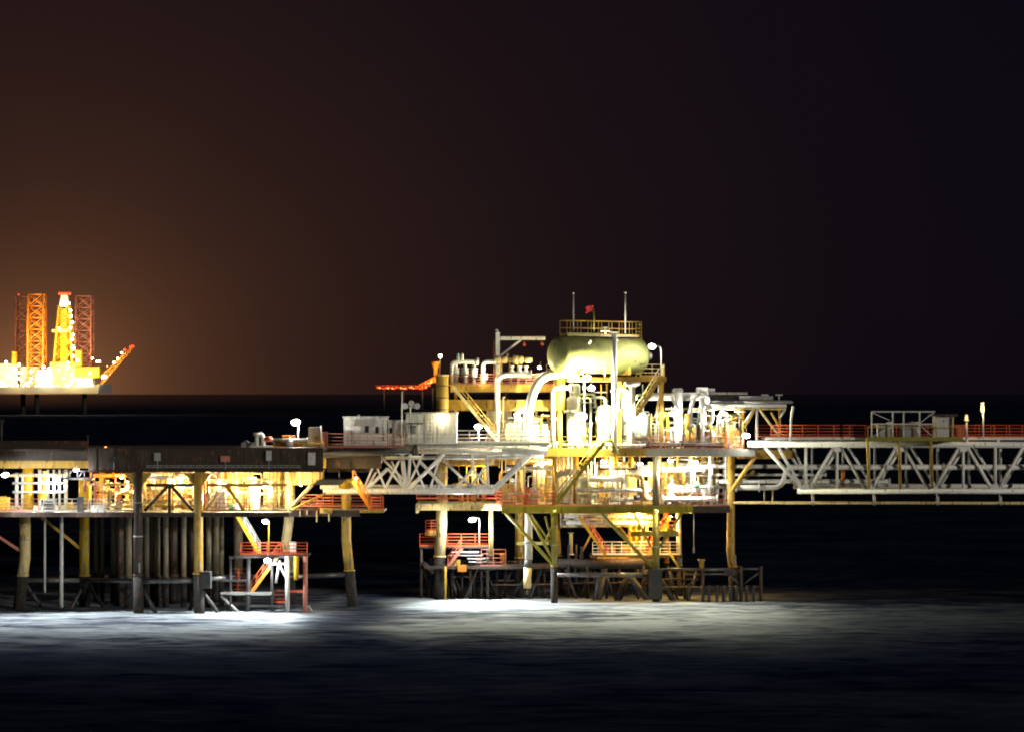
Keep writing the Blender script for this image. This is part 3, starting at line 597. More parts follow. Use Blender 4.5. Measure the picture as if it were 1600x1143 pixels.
tank_box('tall yellow tote tank beside the wellhead trees', 124, 139, 758, 781, 197, YELLOW)
tank_box('small yellow box low behind the handrail', 104, 114, 786, 798, 196.5, YELLOW, .7)
tank_box('square yellow notice box on the white pipe frame', 59, 67, 771, 780, 196.9, YELLOW, .3)
t = thing('louvre_panel', 'grey louvred panel with dark slats at the cellar deck edge', 'panel', P(77, 799, 194))
part(t, 'frame', MB().box(P(76, 790, 194), (1.0, .1, 1.2)), GREYW)
lm = MB().box((0, 0, 0), (.78, .06, .09)).mesh('slat', m=DARK)
for k in range(4): inst(t, 'slat', lm, P(76, 783+k*3.8, 193.93))
cabinet('dark grey cabinet standing at the cellar deck edge', P(126, 803, 193.6), (.55, .5, 1.5), DARK, 1)
cabinet('white double cabinet glaring under the lamp of the cellar bay', P(344, 800, 196), (1.0, .7, 1.9), WHITE, 2)
cabinet('low grey cabinet on the cellar deck near the wellheads', P(155, 803, 193.9), (1.2, .6, .75), GREYW, 2)
for lab, x0, x1, m in (('pale red handrail along the open cellar bay', -60, 60, REDP), ('white handrail along the cellar deck before the pipe frame', 62, 138, GREYW), ('pale handrail before the wellhead trees', 142, 208, GREYW), ('faded red handrail below the glaring cellar lamps', 322, 448, REDP)):
    handrail(lab, [P(x0, 798, YA+.6), P(x1, 798, YA+.6)], m, 3, gap=1.3, r=.03)
t = thing('hanging_platform', 'small dark hanging access platform under the girder', 'platform', P(121, 749, 193.4))
part(t, 'floor', MB().box(P(121, 747, 193.8), (2.9, 1.4, .14)), DARK); part(t, 'rail', MB().tube(P(97, 735, 193.1), P(145, 735, 193.1), .05, n=6), DARK)
for x in (98, 109, 121, 132, 144): part(t, 'post', MB().tube(P(x, 735, 193.1), P(x, 747, 193.1), .05, n=6), DARK)
for x in (112, 130): part(t, 'brace', MB().tube(P(x-9, 747, 193.1), P(x, 735, 193.1), .05, n=6), DARK)
# cellar lamps
lamp('large floodlight blazing at the edge of the open cellar bay', P(8, 741, 192.6), 5200, SEAW, size=.8, aim=(.45, -.5, -.85), spot=105, spill=500)
lamp('round white floodlight over the small hanging platform', P(119, 733, 192.6), 4200, SEAW, size=.55, aim=(.2, -.45, -.9), spot=100, spill=250)
lamp('white floodlight among the white pipe frames', P(88, 748, 197), 420, COOL, size=.5, aim=(.1, -.4, -1))
lamp('warm floodlight behind the first braced wellhead bay', P(275, 746, 198), 1000, WARM, size=.45, aim=(-.1, -.2, -1))
lamp('warm floodlight above the wellheads near the dark column', P(190, 745, 200), 900, WARM, size=.4, aim=(0, -.2, -1))
lamp('glaring floodlight at the braces of the wide cellar bay', P(350, 756, 196), 1200, NEUT, size=.75, aim=(0, -.4, -1))
lamp('glaring floodlight near the yellow leg of the wide cellar bay', P(414, 757, 196.5), 1200, NEUT, size=.75, aim=(0, -.4, -1))
lamp('warm floodlight deep inside the wide cellar bay', P(390, 746, 202), 800, WARM, size=.4, aim=(0, -.2, -1))
lamp('warm lamp deep inside the open cellar bay', P(60, 742, 203), 900, NEUT, size=.4, aim=(0, -.2, -1))
lamp('small orange lamp on top of the brown girder', P(165, 699, 194), 60, (1, .5, .22), LENSO, size=.38, aim=(0, -1, 0), post=P(166, 703, 194.6))
# equipment in the wide cellar bay
vessel('white upright vessel in the wide cellar bay', P(398, 800, 200), 2.9, .55, WHITE); vessel('slim cream vessel behind the glaring cellar lamps', P(425, 800, 203), 3.2, .5, CREAM)
cabinet('cream control cabinet at the back of the wide cellar bay', P(372, 800, 202), (1.4, .6, 2.0), CREAM, 2)
t = thing('pump_skid', 'white pump skid with motor on the wide cellar bay floor', 'pump', P(366, 800, 197))
part(t, 'frame', MB().box(P(366, 798, 197), (1.6, .8, .15)), OCHRE); part(t, 'motor', MB().tube(P(358, 791, 197), P(366, 791, 197), .26, n=12), GREEN); part(t, 'casing', MB().lathe(P(370, 791, 197), (1, 0, 0), [(-.2, .1), (-.1, .34), (.1, .34), (.25, .12)], 12), WHITE)
# box module with red rail to the right of the yellow leg
t = thing('yellow_module', 'cream yellow panelled box hung below the brown girder end', 'module', P(482, 758, 197))
a, b = P(457, 757, 197), P(503, 736, 197)
part(t, 'body', MB().span((a.x, 197, a.z), (b.x, 199.2, b.z)), CREAM)
rm = MB().box((0, 0, 0), (.1, .08, b.z-a.z-.01)).mesh('rib', m=OCHRE)
for k in range(4): inst(t, 'rib', rm, (a.x+.06+(b.x-a.x-.12)*k/3, 196.96, (a.z+b.z)/2))
part(t, 'top_flange', MB().span((a.x-.1, 196.9, b.z+.001), (b.x+.1, 199.3, b.z+.1)), CREAM)
handrail('short faded red handrail on top of the yellow box module', [P(459, 732, 196.6), P(503, 732, 196.6)], REDP, 3, gap=1.2)
part(wp, 'end_plate', MB().box(P(487, 716, 192.85), (.65, .12, 1.1)), GREYW)
# walkway to the stair tower
wk = thing('walkway', 'lower walkway deck leading past the yellow leg to the orange stairs', 'walkway', P(520, 800, 197))
part(wk, 'deck', MB().span((X_(452, 196), 196, Z_(799, 196)), (X_(600, 196), 200.5, Z_(797, 196))), GALV)
part(wk, 'edge_beam', MB().span((X_(452, 196), 195.85, Z_(806, 196)), (X_(562, 196), 195.99, Z_(796, 196))), BROWN)
part(wk, 'edge_beam', MB().span((X_(562.2, 196), 195.8, Z_(800, 196)), (X_(600, 196), 195.98, Z_(795, 196))), OCHRE)
part(wk, 'knee_brace', MB().tube(P(455, 792, 195.7), P(488, 756, 195.7), .17), CREAM); part(wk, 'knee_brace', MB().tube(P(458, 795, 196.2), P(508, 770, 198), .13), OCHRE)
for x, y in ((469, 806), (480, 804), (495, 815), (514, 814)): part(wk, 'drain_pipe', MB().tube(P(x, 797, 195.7), P(x, y, 195.7), .06, n=6), CREAM)
part(wk, 'drum', MB().tube(P(500, 797, 195.6), P(519, 797, 195.6), .26, n=12), OCHRE)
handrail('pale red handrail along the lower walkway before the yellow leg', [P(470, 796, 196.1), P(505, 796, 196.1)], REDP, 3)
handrail('bright red handrail section over the drum on the walkway', [P(497, 795, 195.9), P(520, 795, 195.9)], RED, 4, gap=1.0)
handrail('pale handrail at the back of the lower walkway', [P(470, 791, 200), P(595, 791, 200)], REDP, 4)
handrail('red end handrail of the walkway beyond the orange stairs', [P(580, 795, 195.9), P(599, 795, 195.9), P(598, 792, 200)], RED, 4, gap=1.0)
stair('orange stairway climbing from the walkway end towards the truss bridge', P(552, 751, 197.2), P(580, 795, 197.2), 1.1, ORANGE, ORANGE, RED)
t = thing('sloped_canopy', 'dark sloped canopy sheet over the lower walkway', 'canopy', P(515, 757, 196.5))
cb = MB(); pts = [P(487, 757, 196), P(497, 749, 196), P(540, 749, 196), P(531, 757, 196)]
cb.v += [Vector((p.x, 196, p.z)) for p in pts]+[Vector((p.x, 199.5, p.z)) for p in pts]; cb.f += [(3,2,1,0), (4,5,6,7)]+[(i, (i+1) % 4, 4+(i+1) % 4, 4+i) for i in range(4)]; cb.s += [False]*6
part(t, 'sheet', cb, DARK); part(t, 'hanger', MB().tube(P(500, 749, 197), P(500, 735, 197), .06, n=6), DARK); part(t, 'hanger', MB().tube(P(530, 749, 197), P(530, 733, 197), .06, n=6), DARK)
part(wp, 'leg_cone', MB().lathe(P(541, 768, 200), (0, 0, 1), [(0, .45), (.9, .85), (1.2, .85)], 14), YELLOW)
lamp('warm lamp shining on the orange stairs under the bridge end', P(556, 746, 195.6), 160, WARM, size=.3, aim=(.1, -.1, -1), off=.25)
lamp('warm lamp lighting the yellow box module under the girder', P(470, 757.5, 195.2), 160, WARM, size=.3, aim=(.2, .4, 1), off=.25)
# boat landing of the wellhead platform
bl = thing('boat_landing', 'boat landing with orange railed top deck and steel posts in the water', 'landing stage', P(430, 952, 196))
part(bl, 'top_deck', MB().span((X_(372, 196), 194.5, Z_(869, 196)), (X_(482, 196), 198.5, Z_(865, 196))), DARK)
for x, yy, m in ((360, 195, DARK), (388, 195, DARK), (425, 195, DARK), (449, 194.6, GREYW), (477, 194.6, REDP), (360, 198, DARK), (425, 198, DARK), (477, 198, DARK)):
    part(bl, 'post', MB().tube((X_(x, yy), yy, -1.2), P(x, 868 if x > 380 else 870, yy), .2 if x in (388, 449, 477) else .13, n=10), m)
for y, x0, x1, m in ((870, 358, 388, DARK), (906, 342, 388, DARK), (926, 345, 425, GREY), (923, 449, 477, RED), (900, 449, 477, GREY), (946, 388, 477, DARK), (880, 425, 449, GREY)):
    part(bl, 'cross_beam', MB().beam(P(x0, y, 194.9), P(x1, y, 194.9), .22, .2), m)
for a, b in (((437, 874), (431, 910)), ((436, 880), (449, 905)), ((345, 930), (372, 955)), ((482, 945), (488, 957))): part(bl, 'brace', MB().tube(P(*a, 195), P(*b, 195), .12), GREYW)
part(bl, 'lower_deck', MB().span((X_(358, 196), 195.2, Z_(928, 196)), (X_(425, 196), 198, Z_(926, 196))), GALV)
part(bl, 'fender', MB().tube(P(463, 868, 194.4), P(463, 905, 194.4), .22, n=10), YELLOW)
handrail('orange-red handrail around the top of the boat landing', [P(376, 865, 197.8), P(376, 866, 194.8), P(480, 866, 194.8), P(480, 865, 198)], RED, 4, gap=1.3)
handrail('orange handrail on the lower deck of the boat landing', [P(360, 926, 195.4), P(384, 926, 195.4)], RED, 3, gap=.9)
handrail('orange handrail on the middle deck of the boat landing', [P(360, 907, 195.4), P(386, 907, 195.4)], RED, 3, gap=.9)
handrail('dull red handrail at the splash level of the boat landing', [P(428, 941, 196), P(446, 941, 196)], RED, 3, gap=.9)
stair('yellow stairway dropping from the cellar deck to the boat landing', P(370, 802, 196.2), P(406, 864, 196.2), 1.0, YELLOW, GREYW, YELLOW)
stair('orange stairway below the lower lamp of the boat landing', P(436, 866, 195.6), P(392, 926, 195.6), 1.0, ORANGE, RED, ORANGE)
cabinet('small white locker on the railed top of the boat landing', P(458, 864.5, 195.2), (.55, .35, 1.0), WHITE, 1)
lamp('big lamp on a post above the boat landing stairs', P(415, 814, 193.8), 6000, SEAW, size=.8, spot=100, spill=500, aim=(-.35, -.55, -.8), post=P(420, 865, 195.6), post_m=YELLOW)
lamp('glaring lamp under the top deck of the boat landing', P(418, 875, 193.8), 2200, SEAW, size=.75, spot=110, spill=450, aim=(0, -.75, -.6))
# ------------------------------------------------------------------ on the wellhead platform's top deck
ZT2 = ZT+.02
def on(px, Y, z=None): return Vector((X_(px, Y), Y, ZT2 if z is None else z))
lamp('lone floodlight mast above the brown girder deck', P(462, 659, 197), 900, COOL, size=1.0, aim=(.3, -.5, -.45), post=on(466, 197.4), post_m=GREYW)
t = thing('valve_stand', 'white valve stand with short pipes at the deck edge left of the floodlight mast', 'valve', on(405, 196))
part(t, 'pipe', MB().path([on(401, 196), P(401, 678, 196), P(410, 678, 196), on(412, 196)], .2, 10, bend=.3), WHITE); part(t, 'cap', MB().lathe(P(401, 681, 196), (0, 0, 1), [(0, .3), (.25, .36), (.3, .36)], 12), WHITE)
part(t, 'actuator', MB().tube(P(414, 685, 196), P(424, 685, 196), .24, n=10), RED); part(t, 'base', MB().box(P(410, 698, 196), (2.2, .8, .25)), WHITE)
t = thing('scrap_fitting', 'dark jumble of hose fittings on the deck left of the white valve stand', 'fitting', on(388, 197))
part(t, 'body', MB().box(on(388, 197, ZT2+.2), (1.2, .6, .4)), GREY); part(t, 'hose', MB().path([on(380, 197, ZT2+.4), P(384, 688, 197), P(392, 692, 197), on(396, 197, ZT2+.1)], .07, 6, bend=.3), GREY)
for k, (x0, x1, y, m, lab) in enumerate(((425, 480, 687, GREYW, 'pale pipe running low under the floodlight mast'), (428, 505, 693, OCHRE, 'ochre pipe running lowest under the floodlight mast'))):
    pipe(lab, [P(x0, y, 195.5), P(x1, y, 195.5)], .14, m)
t = thing('manifold_skid', 'small orange manifold skid with white drum lit below the floodlight mast', 'skid', on(452, 196))
part(t, 'frame', MB().box(on(452, 196, ZT2+.1), (2.6, 1.0, .2)), ORANGE); part(t, 'drum', MB().tube(P(447, 692, 195.4), P(458, 692, 195.4), .3, n=12), WHITE)
for x in (444, 450, 458): part(t, 'valve', MB().box(P(x, 684, 196), (.35, .35, .5)).tube(P(x, 690, 196), P(x, 684, 196), .1), ORANGE)
t = thing('mesh_box', 'grey box with a leaning post beside the pink barrier', 'box', on(491, 196.5))
part(t, 'body', MB().span((X_(482, 196.5), 196.5, ZT2), (X_(501, 196.5), 198, Z_(667, 196.5))), GREY); part(t, 'post', MB().tube(on(502.5, 196.4), P(502, 664, 196.4), .07, n=6), GREYW)
t = thing('barrier_panel', 'pink board panel at the start of the cabin railing', 'panel', on(508, 195.6))
part(t, 'board', MB().box(P(508, 686, 195.6), (.5, .08, 1.4)), REDP); part(t, 'foot', MB().box(on(508, 195.6, ZT2+.04), (.6, .3, .08)), GREY)
handrail('long pale red handrail in front of the white cabins', [on(512, 195.4), on(636, 195.4)], REDP, 4, h=1.25, gap=1.6, r=.03)
handrail('grey handrail in front of the container with the lit door', [on(638, 197.4), on(716, 197.4)], GREYW, 3, h=1.2, gap=1.6, r=.03)
def cabin(label, x0, x1, ytop, Y, dp, m, wins=(), doors=(), name='deck_cabin'):
    t = thing(name, label, 'cabin', on((x0+x1)/2, Y)); a, b = X_(x0, Y), X_(x1, Y); z1 = Z_(ytop, Y); z0 = ZT2+.12
    part(t, 'wall', MB().span((a, Y, z0), (b, Y+dp, z1)), m)
    part(t, 'roof', MB().span((a-.1, Y-.12, z1+.002), (b+.1, Y+dp+.1, z1+.12)), GREYW)
    part(t, 'base_frame', MB().span((a+.05, Y+.05, ZT2-.02), (b-.05, Y+dp-.05, z0-.002)), DARK)
    rib = MB().box((0, 0, 0), (.06, .05, z1-z0-.02)).mesh('rib', m=m); n = max(2, int((b-a)/.55))
    for k in range(n+1): inst(t, 'rib', rib, (a+.04+(b-a-.08)*k/n, Y-.004, (z0+z1)/2))
    for px, py, w, h in wins:
        f = part(t, 'window', MB().box(P(px, py, Y-.06), (w+.14, .06, h+.14)), GREYW); part(f, 'pane', MB().box(P(px, py, Y-.10), (w, .03, h)), GLASS)
    for px, w, h in doors:
        d = part(t, 'door', MB().box((X_(px, Y), Y-.07, z0+h/2+.02), (w, .06, h)), WHITE); part(d, 'handle', MB().box((X_(px, Y)+w*.36, Y-.13, z0+h/2), (.06, .05, .18)), DARK)
    return t
cb1 = cabin('white cabin with two dark windows behind the pale red railing', 537, 604, 652, 198.5, 3.0, WHITE, ((573, 670, .36, .6), (589, 671, .30, .6)))
cabin('small low white cabin between the two-window cabin and the container', 606, 632, 658, 199, 2.5, GREYW, ((611, 672, .3, .5),))
cabin('white ribbed container with a brightly lit door', 634, 713, 646, 200, 3.2, WHITE, (), ((690, .75, 2.0),), 'deck_container')
lamp('lamp over the lit door of the white container', P(690, 650, 199.3), 40, NEUT, size=.25, aim=(0, .5, -1), off=.2)
part(cb1, 'air_conditioner', MB().box(P(548, 660, 198.2), (.8, .4, .55)), GREYW); part(cb1, 'roof_vent', MB().tube(P(560, 652, 199.5), P(560, 647, 199.5), .14, n=10), GREYW); part(cb1, 'door', MB().box(P(557, 678, 198.42), (.75, .06, 1.6)), GREYW); part(cb1, 'conduit', MB().tube(P(600, 654, 198.4), P(600, 688, 198.4), .05, n=6), GREY)
ladder('grey ladder on the front of the white container', on(672, 199.7), P(672, 648, 199.7), GREY)
t = thing('fan_cooler', 'grey fan cooler on a stand before the white container', 'fan', on(648, 198.6))
part(t, 'drum', MB().tube(P(641, 671, 198.6), P(655, 671, 198.6), .42, n=14), GREY); part(t, 'hood', MB().box(P(648, 661, 198.6), (1.7, .9, .12), top=(.8, .8)), DARK)
for x in (643, 653): part(t, 'leg', MB().tube(P(x, 661, 198.6), on(x, 198.6), .06, n=6), GREY)
part(t, 'grille', MB().tube(P(637, 671, 198.4), P(640, 671, 198.4), .5, n=14), GALV)
t = thing('antenna_cluster', 'three small dish antennas on a pole above the container', 'antenna', P(644, 652, 199.5))
part(t, 'mast', MB().tube(P(641, 660, 199.5), P(641, 632, 199.5), .06, n=6).tube(P(632, 636, 199.5), P(653, 636, 199.5), .05, n=6), GREYW)
for x, y in ((633, 634), (643, 630), (652, 634)): part(t, 'dish', MB().lathe(P(x, y, 199.4), (0, -1, .1), [(-.06, .05), (0, .18), (.12, .28)], 12), GREYW)
t = thing('whip_mast', 'slim grey mast rising beside the small white cabin', 'mast', on(628, 198.2)); part(t, 'pole', MB().tube(on(628, 198.2), P(628, 611, 198.2), .075, .05, n=8), GREYW); part(t, 'foot', MB().box(on(628, 198.2, ZT2+.06), (.4, .4, .12)), GREY)
t = thing('rail_edge', 'thin pipe along the top edge of the brown girder', 'pipe', on(150, YA+.2)); part(t, 'tube', MB().tube(P(140, 699.6, YA+.1), P(385, 699.6, YA+.1), .05, n=6), GREYW); part(t, 'clamp', MB().box(P(260, 700, YA+.1), (.12, .12, .14)), GREY)
t = thing('edge_post', 'dim grey post on the deck at the picture edge', 'post', on(2, 200)); part(t, 'post', MB().tube(on(2, 200), P(2, 655, 200), .14, n=8), DARK); part(t, 'head', MB().box(P(1, 657, 200), (.5, .4, .3)), DARK)
t = thing('thin_pole', 'thin unlit pole near the small orange lamp', 'pole', on(137, 197)); part(t, 'pole', MB().tube(on(137, 197), P(137, 681, 197), .06, n=6), DARK); part(t, 'tip', MB().box(P(137, 681, 197), (.2, .2, .2)), DARK)
# black pipe and white trays over the bridge mouth
t = thing('large_dark_pipe', 'large dark pipe slanting over the mouth of the truss bridge', 'pipe', P(570, 706, 197)); part(t, 'tube', MB().path([P(505, 709, 197), P(652, 702, 197)], .36, 14), DARK); part(t, 'flange', MB().tube(P(647, 702.2, 197), P(653, 701.9, 197), .5, n=14), DARK)
t = thing('white_tray_frame', 'white ladder-like tray frame beside the dark slanting pipe', 'tray', P(600, 700, 197.4))
for y in (697, 702.5): part(t, 'rail', MB().beam(P(596, y, 197.5), P(640, y, 197.5), .08, .1), WHITE)
for x in (597, 611, 625, 639): part(t, 'rung', MB().beam(P(x, 697, 197.5), P(x, 702.5, 197.5), .08, .1), WHITE)
pipe('thin white pipe under the dark slanting pipe', [P(596, 713, 198), P(660, 713, 198)], .09, WHITE)
# ------------------------------------------------------------------ truss bridge between the platforms
br = thing('truss_bridge', 'short white tubular truss bridge joining the two platforms', 'bridge', P(650, 768, 200))
Yf, Yr = 199.6, 203.0
def mem(t, nm, a, b, r, m=BRIDGE, n=10): return part(t, nm, MB().tube(a, b, r, n=n), m)
mem(br, 'chord', P(505, 766.5, Yf), P(772, 766.5, Yf), .27, WHITE, 12); mem(br, 'chord', P(500, 760, Yr), P(775, 760, Yr), .22, GREYW, 12)
mem(br, 'chord', P(640, 704, Yf), P(790, 705, Yf), .24, WHITE, 12); mem(br, 'chord', P(785, 705, Yf), P(855, 704, Yf), .34, WHITE, 12); mem(br, 'chord', P(560, 715, Yr), P(850, 713, Yr), .18, GREYW)
for a, b, r in (((572, 764), (606, 731), .2), ((568, 764), (586, 720), .12), ((586, 722), (602, 762), .12), ((602, 762), (630, 706), .15), ((606, 731), (632, 762), .16), ((634, 764), (628, 708), .24), ((637, 764), (641, 708), .16), ((612, 720), (631, 760), .10), ((638, 764), (694, 708), .2), ((636, 762), (662, 706), .13), ((654, 718), (698, 765), .18), ((645, 718), (663, 762), .1), ((672, 762), (686, 718), .11), ((772, 764), (832, 706), .32), ((763, 762), (760, 706), .14), ((766, 764), (738, 732), .13), ((738, 732), (712, 762), .13), ((738, 732), (738, 706), .14)):
    mem(br, 'diagonal', P(*a, Yf+.02), P(*b, Yf+.02), r*.85)
for a, b, r in (((575, 760), (598, 716), .12), ((598, 716), (640, 758), .12), ((640, 758), (690, 716), .12), ((690, 716), (735, 758), .12), ((735, 758), (770, 716), .12)):
    mem(br, 'diagonal', P(*a, Yr), P(*b, Yr), r)
for x in (580, 634, 694, 770): mem(br, 'tie', P(x, 766, Yf), P(x, 760.5, Yr), .12)
part(br, 'walkway', MB().span((X_(560, 200), 199.9, Z_(694, 200)), (X_(860, 200), 203.3, Z_(691.5, 200))), GALV)
part(br, 'walkway_edge', MB().span((X_(640, 200), 199.0, Z_(692.5, 200)), (X_(860, 200), 199.18, Z_(690, 200))), WHITE)
sm = MB().box((0, 0, 0), (.14, .14, .5)).mesh('stub', m=WHITE)
for k in range(11): inst(br, 'stub', sm, P(655+k*19, 699.5, 199.5))
for k, (yy, y, r, m) in enumerate(((200.6, 698, .10, WHITE), (201.4, 697, .09, GREYW), (202.2, 696, .12, WHITE))):
    pipe(('nearest', 'middle', 'rearmost')[k]+' white service pipe laid along under the short bridge walkway', [P(560, y, yy), P(860, y, yy)], r, m, group='service pipes under the short bridge walkway')
handrail('pale handrail along the short bridge walkway', [P(640, 690.5, 203), P(858, 690.5, 203)], GREYW, 3, gap=2)
# ------------------------------------------------------------------ production platform
YM, YB = 203.0, 213.0
ZCm, ZMm = 9.0, 14.25
def dk(px, Y, z=None): return Vector((X_(px, Y), Y, ZMm+.02 if z is None else z))
def ck(px, Y, z=None): return Vector((X_(px, Y), Y, ZCm+.02 if z is None else z))
pp = thing('production_platform', 'production platform with olive and ochre legs carrying lit process decks', 'platform', P(866, 942, YM))
part(pp, 'main_deck', MB().span((X_(690, YM+.4), YM+.4, ZMm-.14), (X_(1180, YM), YB+1.5, ZMm)), GALV)
part(pp, 'deck_girder', MB().span((X_(852, YM), YM, ZMm-.62), (X_(1010, YM), YM+.38, ZMm+.05)), OCHRE)
part(pp, 'deck_girder', MB().span((X_(1010.2, YM), YM, ZMm-.62), (X_(1180, YM), YM+.38, ZMm+.05)), GREY)
for yy in (206, 209, 213): part(pp, 'deck_girder', MB().span((X_(690, yy), yy, ZMm-.75), (X_(1180, YM), yy+.3, ZMm-.15)), OCHRE)
gm = MB().box((0, 0, 0), (.25, 10.5, .35)).mesh('deck_joist', m=OCHRE)
for k in range(14): inst(pp, 'deck_joist', gm, (X_(720, YM)+k*2.0, 208.7, ZMm-.34))
part(pp, 'cellar_deck', MB().span((X_(782, YM), YM+.3, ZCm-.14), (X_(1140, YM), YB, ZCm)), GALV)
part(pp, 'cellar_deck', MB().span((X_(650, 206), 206, ZCm-.12), (X_(782, YM)-.02, YB, ZCm+.01)), GALV)
part(pp, 'cellar_girder', MB().span((X_(784, YM), YM-.02, ZCm-.58), (X_(1083, YM), YM+.28, ZCm+.04)), OLIVE)
part(pp, 'cellar_girder', MB().span((X_(1083.3, YM), YM, ZCm-.62), (X_(1141, YM), YM+.28, ZCm+.02)), BROWN)
part(pp, 'cellar_girder', MB().span((X_(650, 206), 205.8, ZCm-.55), (X_(784, 206), 205.99, ZCm+.06)), CREAM)
part(pp, 'cellar_girder', MB().span((X_(650, 206)-.02, 205.8, ZCm-.8), (X_(654, 206)-.02, 212, ZCm+.02)), CREAM)
stm = MB().box((0, 0, 0), (.07, .14, .56)).mesh('stiffener', m=OLIVE)
for k in range(11): inst(pp, 'stiffener', stm, (X_(795+k*28, YM), YM-.09, ZCm-.27))
part(pp, 'girder_flange', MB().span((X_(784, YM), YM-.2, ZCm-.66), (X_(1083, YM), YM+.3, ZCm-.585)), OLIVE)
for yy in (206.5, 210, 212.6): part(pp, 'cellar_girder', MB().span((X_(790, YM), yy, ZCm-.6), (X_(1138, YM), yy+.25, ZCm-.15)), CREAM)
# legs: (pixel path), radius, depth, colour
leg(pp, [(866, 795), (866, 886)], .30, YM+.2, OLIVE, (866, 940)); leg(pp, [(1025, 795), (1025, 890)], .33, YM+.2, OLIVE, (1025, 944))
leg(pp, [(690, 705), (690, 820), (687, 871)], .52, 207, CREAM, (686, 930)); leg(pp, [(812, 712), (812, 873)], .43, 209, OCHRE, (812, 925))
leg(pp, [(866, 800), (871, 870)], .42, 212, OCHRE, (873, 920)); leg(pp, [(1060, 800), (1062, 885)], .25, 210, GREYW, (1063, 945))
leg(pp, [(1142, 712), (1142, 862), (1146, 887)], .36, 205, OCHRE, (1147, 930)); leg(pp, [(1041, 800), (1041, 880)], .26, 212.5, ORANGE, (1041, 925))
leg(pp, [(1140, 712), (1138, 860), (1141, 884)], .18, 206, GREYW, (1142, 930))
for x, yy, m, r in ((1025, YM+.3, WEATH, .32), (866, YM+.6, OCHRE, .2), (812, 208.9, OCHRE, .36), (945, 212, CREAM, .3), (1100, 212, CREAM, .28), (740, 211, CREAM, .26), (900, 207, OCHRE, .26)):
    part(pp, 'column', MB().tube((X_(x, yy), yy, ZCm+.02), (X_(x, yy), yy, ZMm-.63), r, n=12), m)
for x, yy in ((766, 206.2), (769, 206.8)): part(pp, 'hanger_post', MB().tube(P(x, 793, yy), P(x, 868, yy), .12, n=8), CREAM)
for a, b, r in (((866, 884), (790, 800), .17), ((866, 878), (825, 800), .15), ((1022, 888), (936, 798), .17), ((1025, 862), (1066, 800), .13), ((866, 862), (905, 800), .0), ((1025, 868), (990, 800), .1), ((866, 860), (852, 806), .1)):
    if r: part(pp, 'brace', MB().tube(P(*a, YM+.25), P(*b, YM+.25), r, n=10), OLIVE)
part(pp, 'brace', MB().beam(P(858, 848, 206), P(808, 848, 208), .16, .3), OLIVE); part(pp, 'brace', MB().beam(P(985, 833, 205), P(1060, 833, 206), .16, .5), OLIVE)
for a, b in (((828, 800, 209), (868, 860, 211)), ((872, 800, 210), (850, 850, 209)), ((1043, 812, 211), (1036, 862, 210)), ((1045, 860, 209), (1060, 885, 208))): part(pp, 'brace', MB().tube(P(*a), P(*b), .12, n=8), OLIVE)
part(pp, 'brace', MB().tube(P(1143, 766, YM+.3), P(1180, 712, YM+.3), .2), OCHRE); part(pp, 'brace', MB().tube(P(1146, 764, 206), P(1178, 735, 207), .15), OCHRE)
part(pp, 'deck_extension', MB().span((X_(1152, 204), 204, Z_(716, 204)), (X_(1240, 204), 204.4, Z_(703, 204))), OCHRE); part(pp, 'deck_extension', MB().span((X_(1181, YM), 204.41, ZMm-.3), (X_(1240, 204), 212, ZMm-.1)), GALV)
em = MB().box((0, 0, 0), (.1, .18, .72)).mesh('stiffener', m=OCHRE)
for k in range(4): inst(pp, 'stiffener', em, P(1162+k*22, 709.5, 203.9))
# substructure and dark lower frame
for a, b, r, m in (((870, 897, YM), (1020, 898, YM), .22, WETGREY), ((690, 884, 207), (866, 884, 206), .2, DKBROWN), ((700, 888, 210), (868, 888, 210), .25, DARK), ((1035, 889, 204), (1150, 889, 204), .15, WETGREY), ((1030, 918, 204), (1190, 918, 204), .15, WETGREY), ((872, 880, 208), (1022, 880, 208), .5, DKBROWN), ((735, 906, 209), (812, 906, 209), .12, BROWN)):
    part(pp, 'lower_brace', MB().tube(P(*a), P(*b), r, n=10), m)
for a, b, yy, r in (((700, 888), (720, 935), 208, .2), ((830, 890), (800, 930), 208, .13), ((980, 900), (960, 940), 205, .35), ((985, 900), (1020, 940), 206, .3), ((940, 900), (930, 940), 206, .4), ((1032, 905), (1060, 940), 204.5, .25), ((1060, 905), (1085, 940), 205, .14), ((1070, 918), (1100, 890), 204, .06), ((660, 880), (690, 900), 207, .3)):
    e = P(*b, yy); part(pp, 'lower_brace', MB().tube(P(*a, yy), Vector((e.x, yy, max(e.z, -.6) if b[1] < 935 else -.8)), r, n=8), DARK)
for k, (xa, xb, yy) in enumerate(((662, 684, 208), (704, 730, 209), (745, 722, 207), (758, 786, 208), (800, 776, 209), (846, 822, 207), (884, 905, 207), (924, 902, 208), (944, 968, 207), (1012, 992, 206), (1046, 1062, 206), (1090, 1072, 206))):
    part(pp, 'lower_brace', MB().tube(P(xa, 889, yy), Vector((X_(xb, yy), yy, -.8)), .13, n=8), DARK)
for k, x in enumerate((674, 706, 722, 752, 776, 850, 888, 918, 948, 1006, 1048, 1070)): part(pp, 'lower_pile', MB().tube((X_(x, 207.5), 207.5, -1), P(x, 880+(k % 3)*4, 207.5), .11+.04*(k % 2), n=8), MARINE)
for xa, xb, y, yy in ((662, 760, 900, 208), (770, 862, 912, 207), (880, 1015, 910, 207), (1035, 1092, 904, 205)): part(pp, 'lower_brace', MB().tube(P(xa, y, yy), P(xb, y, yy), .1, n=8), DKBROWN)
part(pp, 'boat_fender', MB().span((X_(1014, 202.6), 202.2, Z_(935, 202.6)), (X_(1034, 202.6), 203.0, Z_(888, 202.6))), DARK)
part(pp, 'gusset', MB().span((X_(1134, 204), 203.8, Z_(899, 204)), (X_(1158, 204), 204.6, Z_(889, 204))), BROWN)
